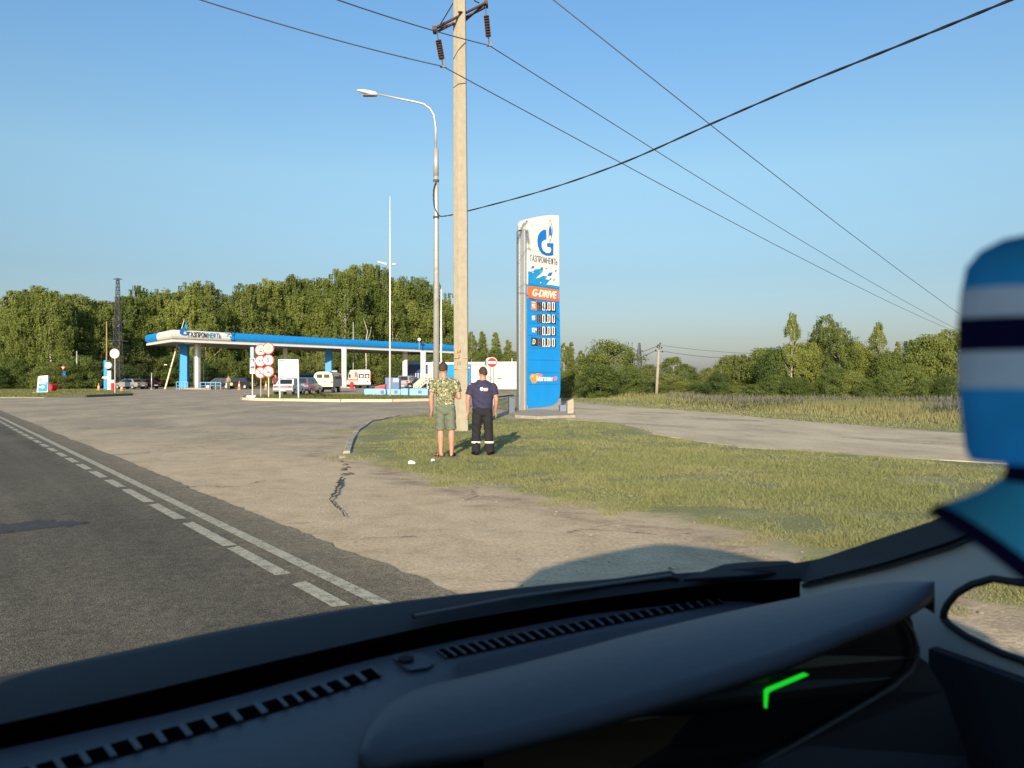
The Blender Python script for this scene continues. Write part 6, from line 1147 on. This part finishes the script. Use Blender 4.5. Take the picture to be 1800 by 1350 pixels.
# windscreen, roof, outer body (casts the car's shadow)
hdr = [(-.58, -.08), (-.2, .05), (.2, .15), (.5, .20), (.78, .22), (.98, .08), (1.14, -.2)]
GL = []
for i, (s, a) in enumerate(hdr):
    j = int(np.interp(s, [-.58, 1.1], [0, NX - 1])); GL.append(O_[j])
mb = MB(); Tp = [W3(s, a, 1.76) for s, a in hdr]; n = len(hdr); mb.add(GL + Tp, [(j, j + 1, n + j + 1, n + j) for j in range(n - 1)]); mb.build('windscreen', CLEAR, car, world=True)
mb = MB(); mb.add([W3(Sx + .02, a, z) for a, z in inner], [tuple(t_) for t_ in tessellate_polygon([[Vector((a, z, 0)) for a, z in inner]])]); mb.build('side_window', CLEAR, car, world=True, fix=False)
MB().slab([W3(s, a, 1.735) for s, a in [(-.56, -.12), (-.2, .0), (.2, .1), (.5, .15), (.76, .17), (.96, .04), (1.09, -.22), (1.09, -2.1), (.95, -2.6), (-.56, -2.65)]], (0, 0, .02)).build('bounce_headliner', mat('bounce_headliner_cloth', (.68, .65, .60), .9), car, world=True)  # unseen pale lining, added to bounce light onto the cloth ornament
paint = mat('car_paint', (.05, .06, .075), .3, .3, coat=.6)
MB().slab([W3(s, a, 1.76) for s, a in [(-.62, -.1)] + hdr[1:-1] + [(1.16, -.2), (1.19, -.9), (1.15, -2.1), (1.0, -2.6), (.6, -2.75), (-.62, -2.75)]], (0, 0, .05)).build('roof', paint, car, world=True, bevel=.02)
for nm, (s0, s1), (a0, a1), (z0, z1) in (('side_panel', (-.62, -.57), (-2.7, .8), (.25, 1.08)), ('rear_wall', (-.62, .95), (-2.75, -2.7), (.25, 1.76)), ('side_panel', (1.175, 1.2), (-2.4, .85), (.25, 1.04)), ('floor', (-.57, 1.1), (-2.7, .9), (.22, .27)), ('middle_pillar', (-.62, -.57), (-1.2, -1.05), (1.08, 1.76)), ('rear_pillar', (-.62, -.57), (-2.7, -2.2), (1.08, 1.76)), ('bulkhead', (-.55, 1.1), (1.02, 1.06), (.25, .9))):
    MB().slab([W3(s0, a0, z0), W3(s1, a0, z0), W3(s1, a1, z0), W3(s0, a1, z0)], (0, 0, z1 - z0)).build(nm, paint, car, world=True)
sun_block = bpy.data.materials.new('opaque_sun_block'); sun_block.use_nodes = True; sun_block.node_tree.nodes['Principled BSDF'].inputs['Base Color'].default_value = (.05, .05, .05, 1); sun_block.node_tree.nodes['Principled BSDF'].inputs['Roughness'].default_value = .06
MB().slab([W3(-.60, -2.2, 1.08), W3(-.60, .55, 1.08), W3(-.60, -.1, 1.76), W3(-.60, -2.2, 1.76)], CS * .006).build('side_window', sun_block, car, world=True)  # opaque dark panel added in place of glass to keep the sun out
MB().loft([[W3(s, a, z) for a, z in ((1.06, .3), (1.06, .93), (1.35, .86), (1.7, .72), (1.8, .5), (1.78, .3))] for s in (-.6, -.4, .95, 1.15)]).build('bonnet', paint, car, world=True, bevel=.03)
MB().tube([W3(-.58, .8, 1.05), W3(-.58, .4, 1.33), W3(-.58, -.1, 1.76)], .04, 8).build('front_pillar', paint, car, world=True)
for s, a in ((1.14, 1.35), (1.14, -1.6), (-.56, 1.35), (-.56, -1.6)): MB().tube([W3(s - .12, a, .33), W3(s + .06, a, .33)], .33, 24).build('wheel', M['rubber'], car, world=True)
# ================================================================== BLUE CLOTH ORNAMENT hanging near the lens
YO = .30; ko = YO / F
orn = thing('cloth_ornament', 'blurred blue cloth ornament with white and navy stripes hanging at the right edge', 'ornament', P(1790, 1060, YO))
def OP(x, y, dy=0): return P(x, y, YO) + Vector((0, dy, 0))
def band(rows_o, m, nm):
    mb = MB(); rings = []
    for cx, cy, hw, tilt, dep in rows_o:
        c = OP(cx, cy); ax = Vector((math.cos(tilt), 0, -math.sin(tilt))); rings.append([c + ax * hw * ko * math.cos(q * math.pi / 16) + Vector((0, dep * ko * math.sin(q * math.pi / 16), 0)) for q in range(14, 35)])
    mb.loft(rings, cap=False, closed=False); o = mb.build(nm, m, orn, world=True, smooth=True); return o
cw = dict(b=mat('cloth_blue', (.05, .46, .85), .9, var=.12, scale=40, bump=.3), l=mat('cloth_white', (.90, .90, .92), .9, var=.1, scale=40, bump=.3), n=mat('cloth_navy', (.012, .007, .045), .9, var=.1, scale=40, bump=.3), c=mat('cloth_bright_blue', (.10, .66, .95), .9, var=.1, scale=40, bump=.3))
for m_ in cw.values():
    t_ = m_.node_tree; b_ = t_.nodes['Principled BSDF']; tr_ = t_.nodes.new('ShaderNodeBsdfTranslucent'); mx_ = t_.nodes.new('ShaderNodeMixShader'); mx_.inputs[0].default_value = .8
    t_.links.new(b_.inputs['Base Color'].links[0].from_socket, tr_.inputs[0]); t_.links.new(b_.outputs[0], mx_.inputs[1]); t_.links.new(tr_.outputs[0], mx_.inputs[2]); t_.links.new(mx_.outputs[0], t_.nodes['Material Output'].inputs[0])
band([(1838, 412, 30, 0, 15), (1833, 420, 68, 0, 30), (1826, 440, 100, 0, 50), (1818, 470, 116, 0, 62), (1814, 508, 118, 0, 68)], cw['b'], 'top_cloth')
band([(1814, 508, 119, 0, 69), (1813, 535, 120, 0, 71), (1812, 560, 121, 0, 72)], cw['l'], 'white_stripe'); band([(1812, 560, 122, 0, 73), (1812, 618, 122, 0, 73)], cw['n'], 'navy_stripe'); band([(1812, 618, 122, 0, 73), (1812, 682, 120, 0, 72)], cw['l'], 'white_stripe')
band([(1812, 682, 121, 0, 72), (1812, 745, 115, 0, 70), (1812, 795, 109, 0, 66), (1812, 811, 100, 0, 60), (1812, 815, 60, 0, 36)], cw['b'], 'lower_cloth')
band([(1812, 812, 42, 0, 26), (1812, 832, 42, 0, 27), (1811, 850, 50, .1, 32)], cw['n'], 'collar')
band([(1811, 848, 52, .1, 33), (1803, 880, 74, .25, 46), (1782, 925, 104, .48, 60), (1757, 968, 130, .66, 74)], cw['c'], 'flared_cloth'); band([(1757, 967, 131, .66, 75), (1738, 995, 140, .70, 80)], cw['n'], 'navy_hem')
MB().tube([OP(1838, 415), OP(1842, 200), OP(1846, -400)], .0012, 6).build('cord', M['black'], orn, world=True)
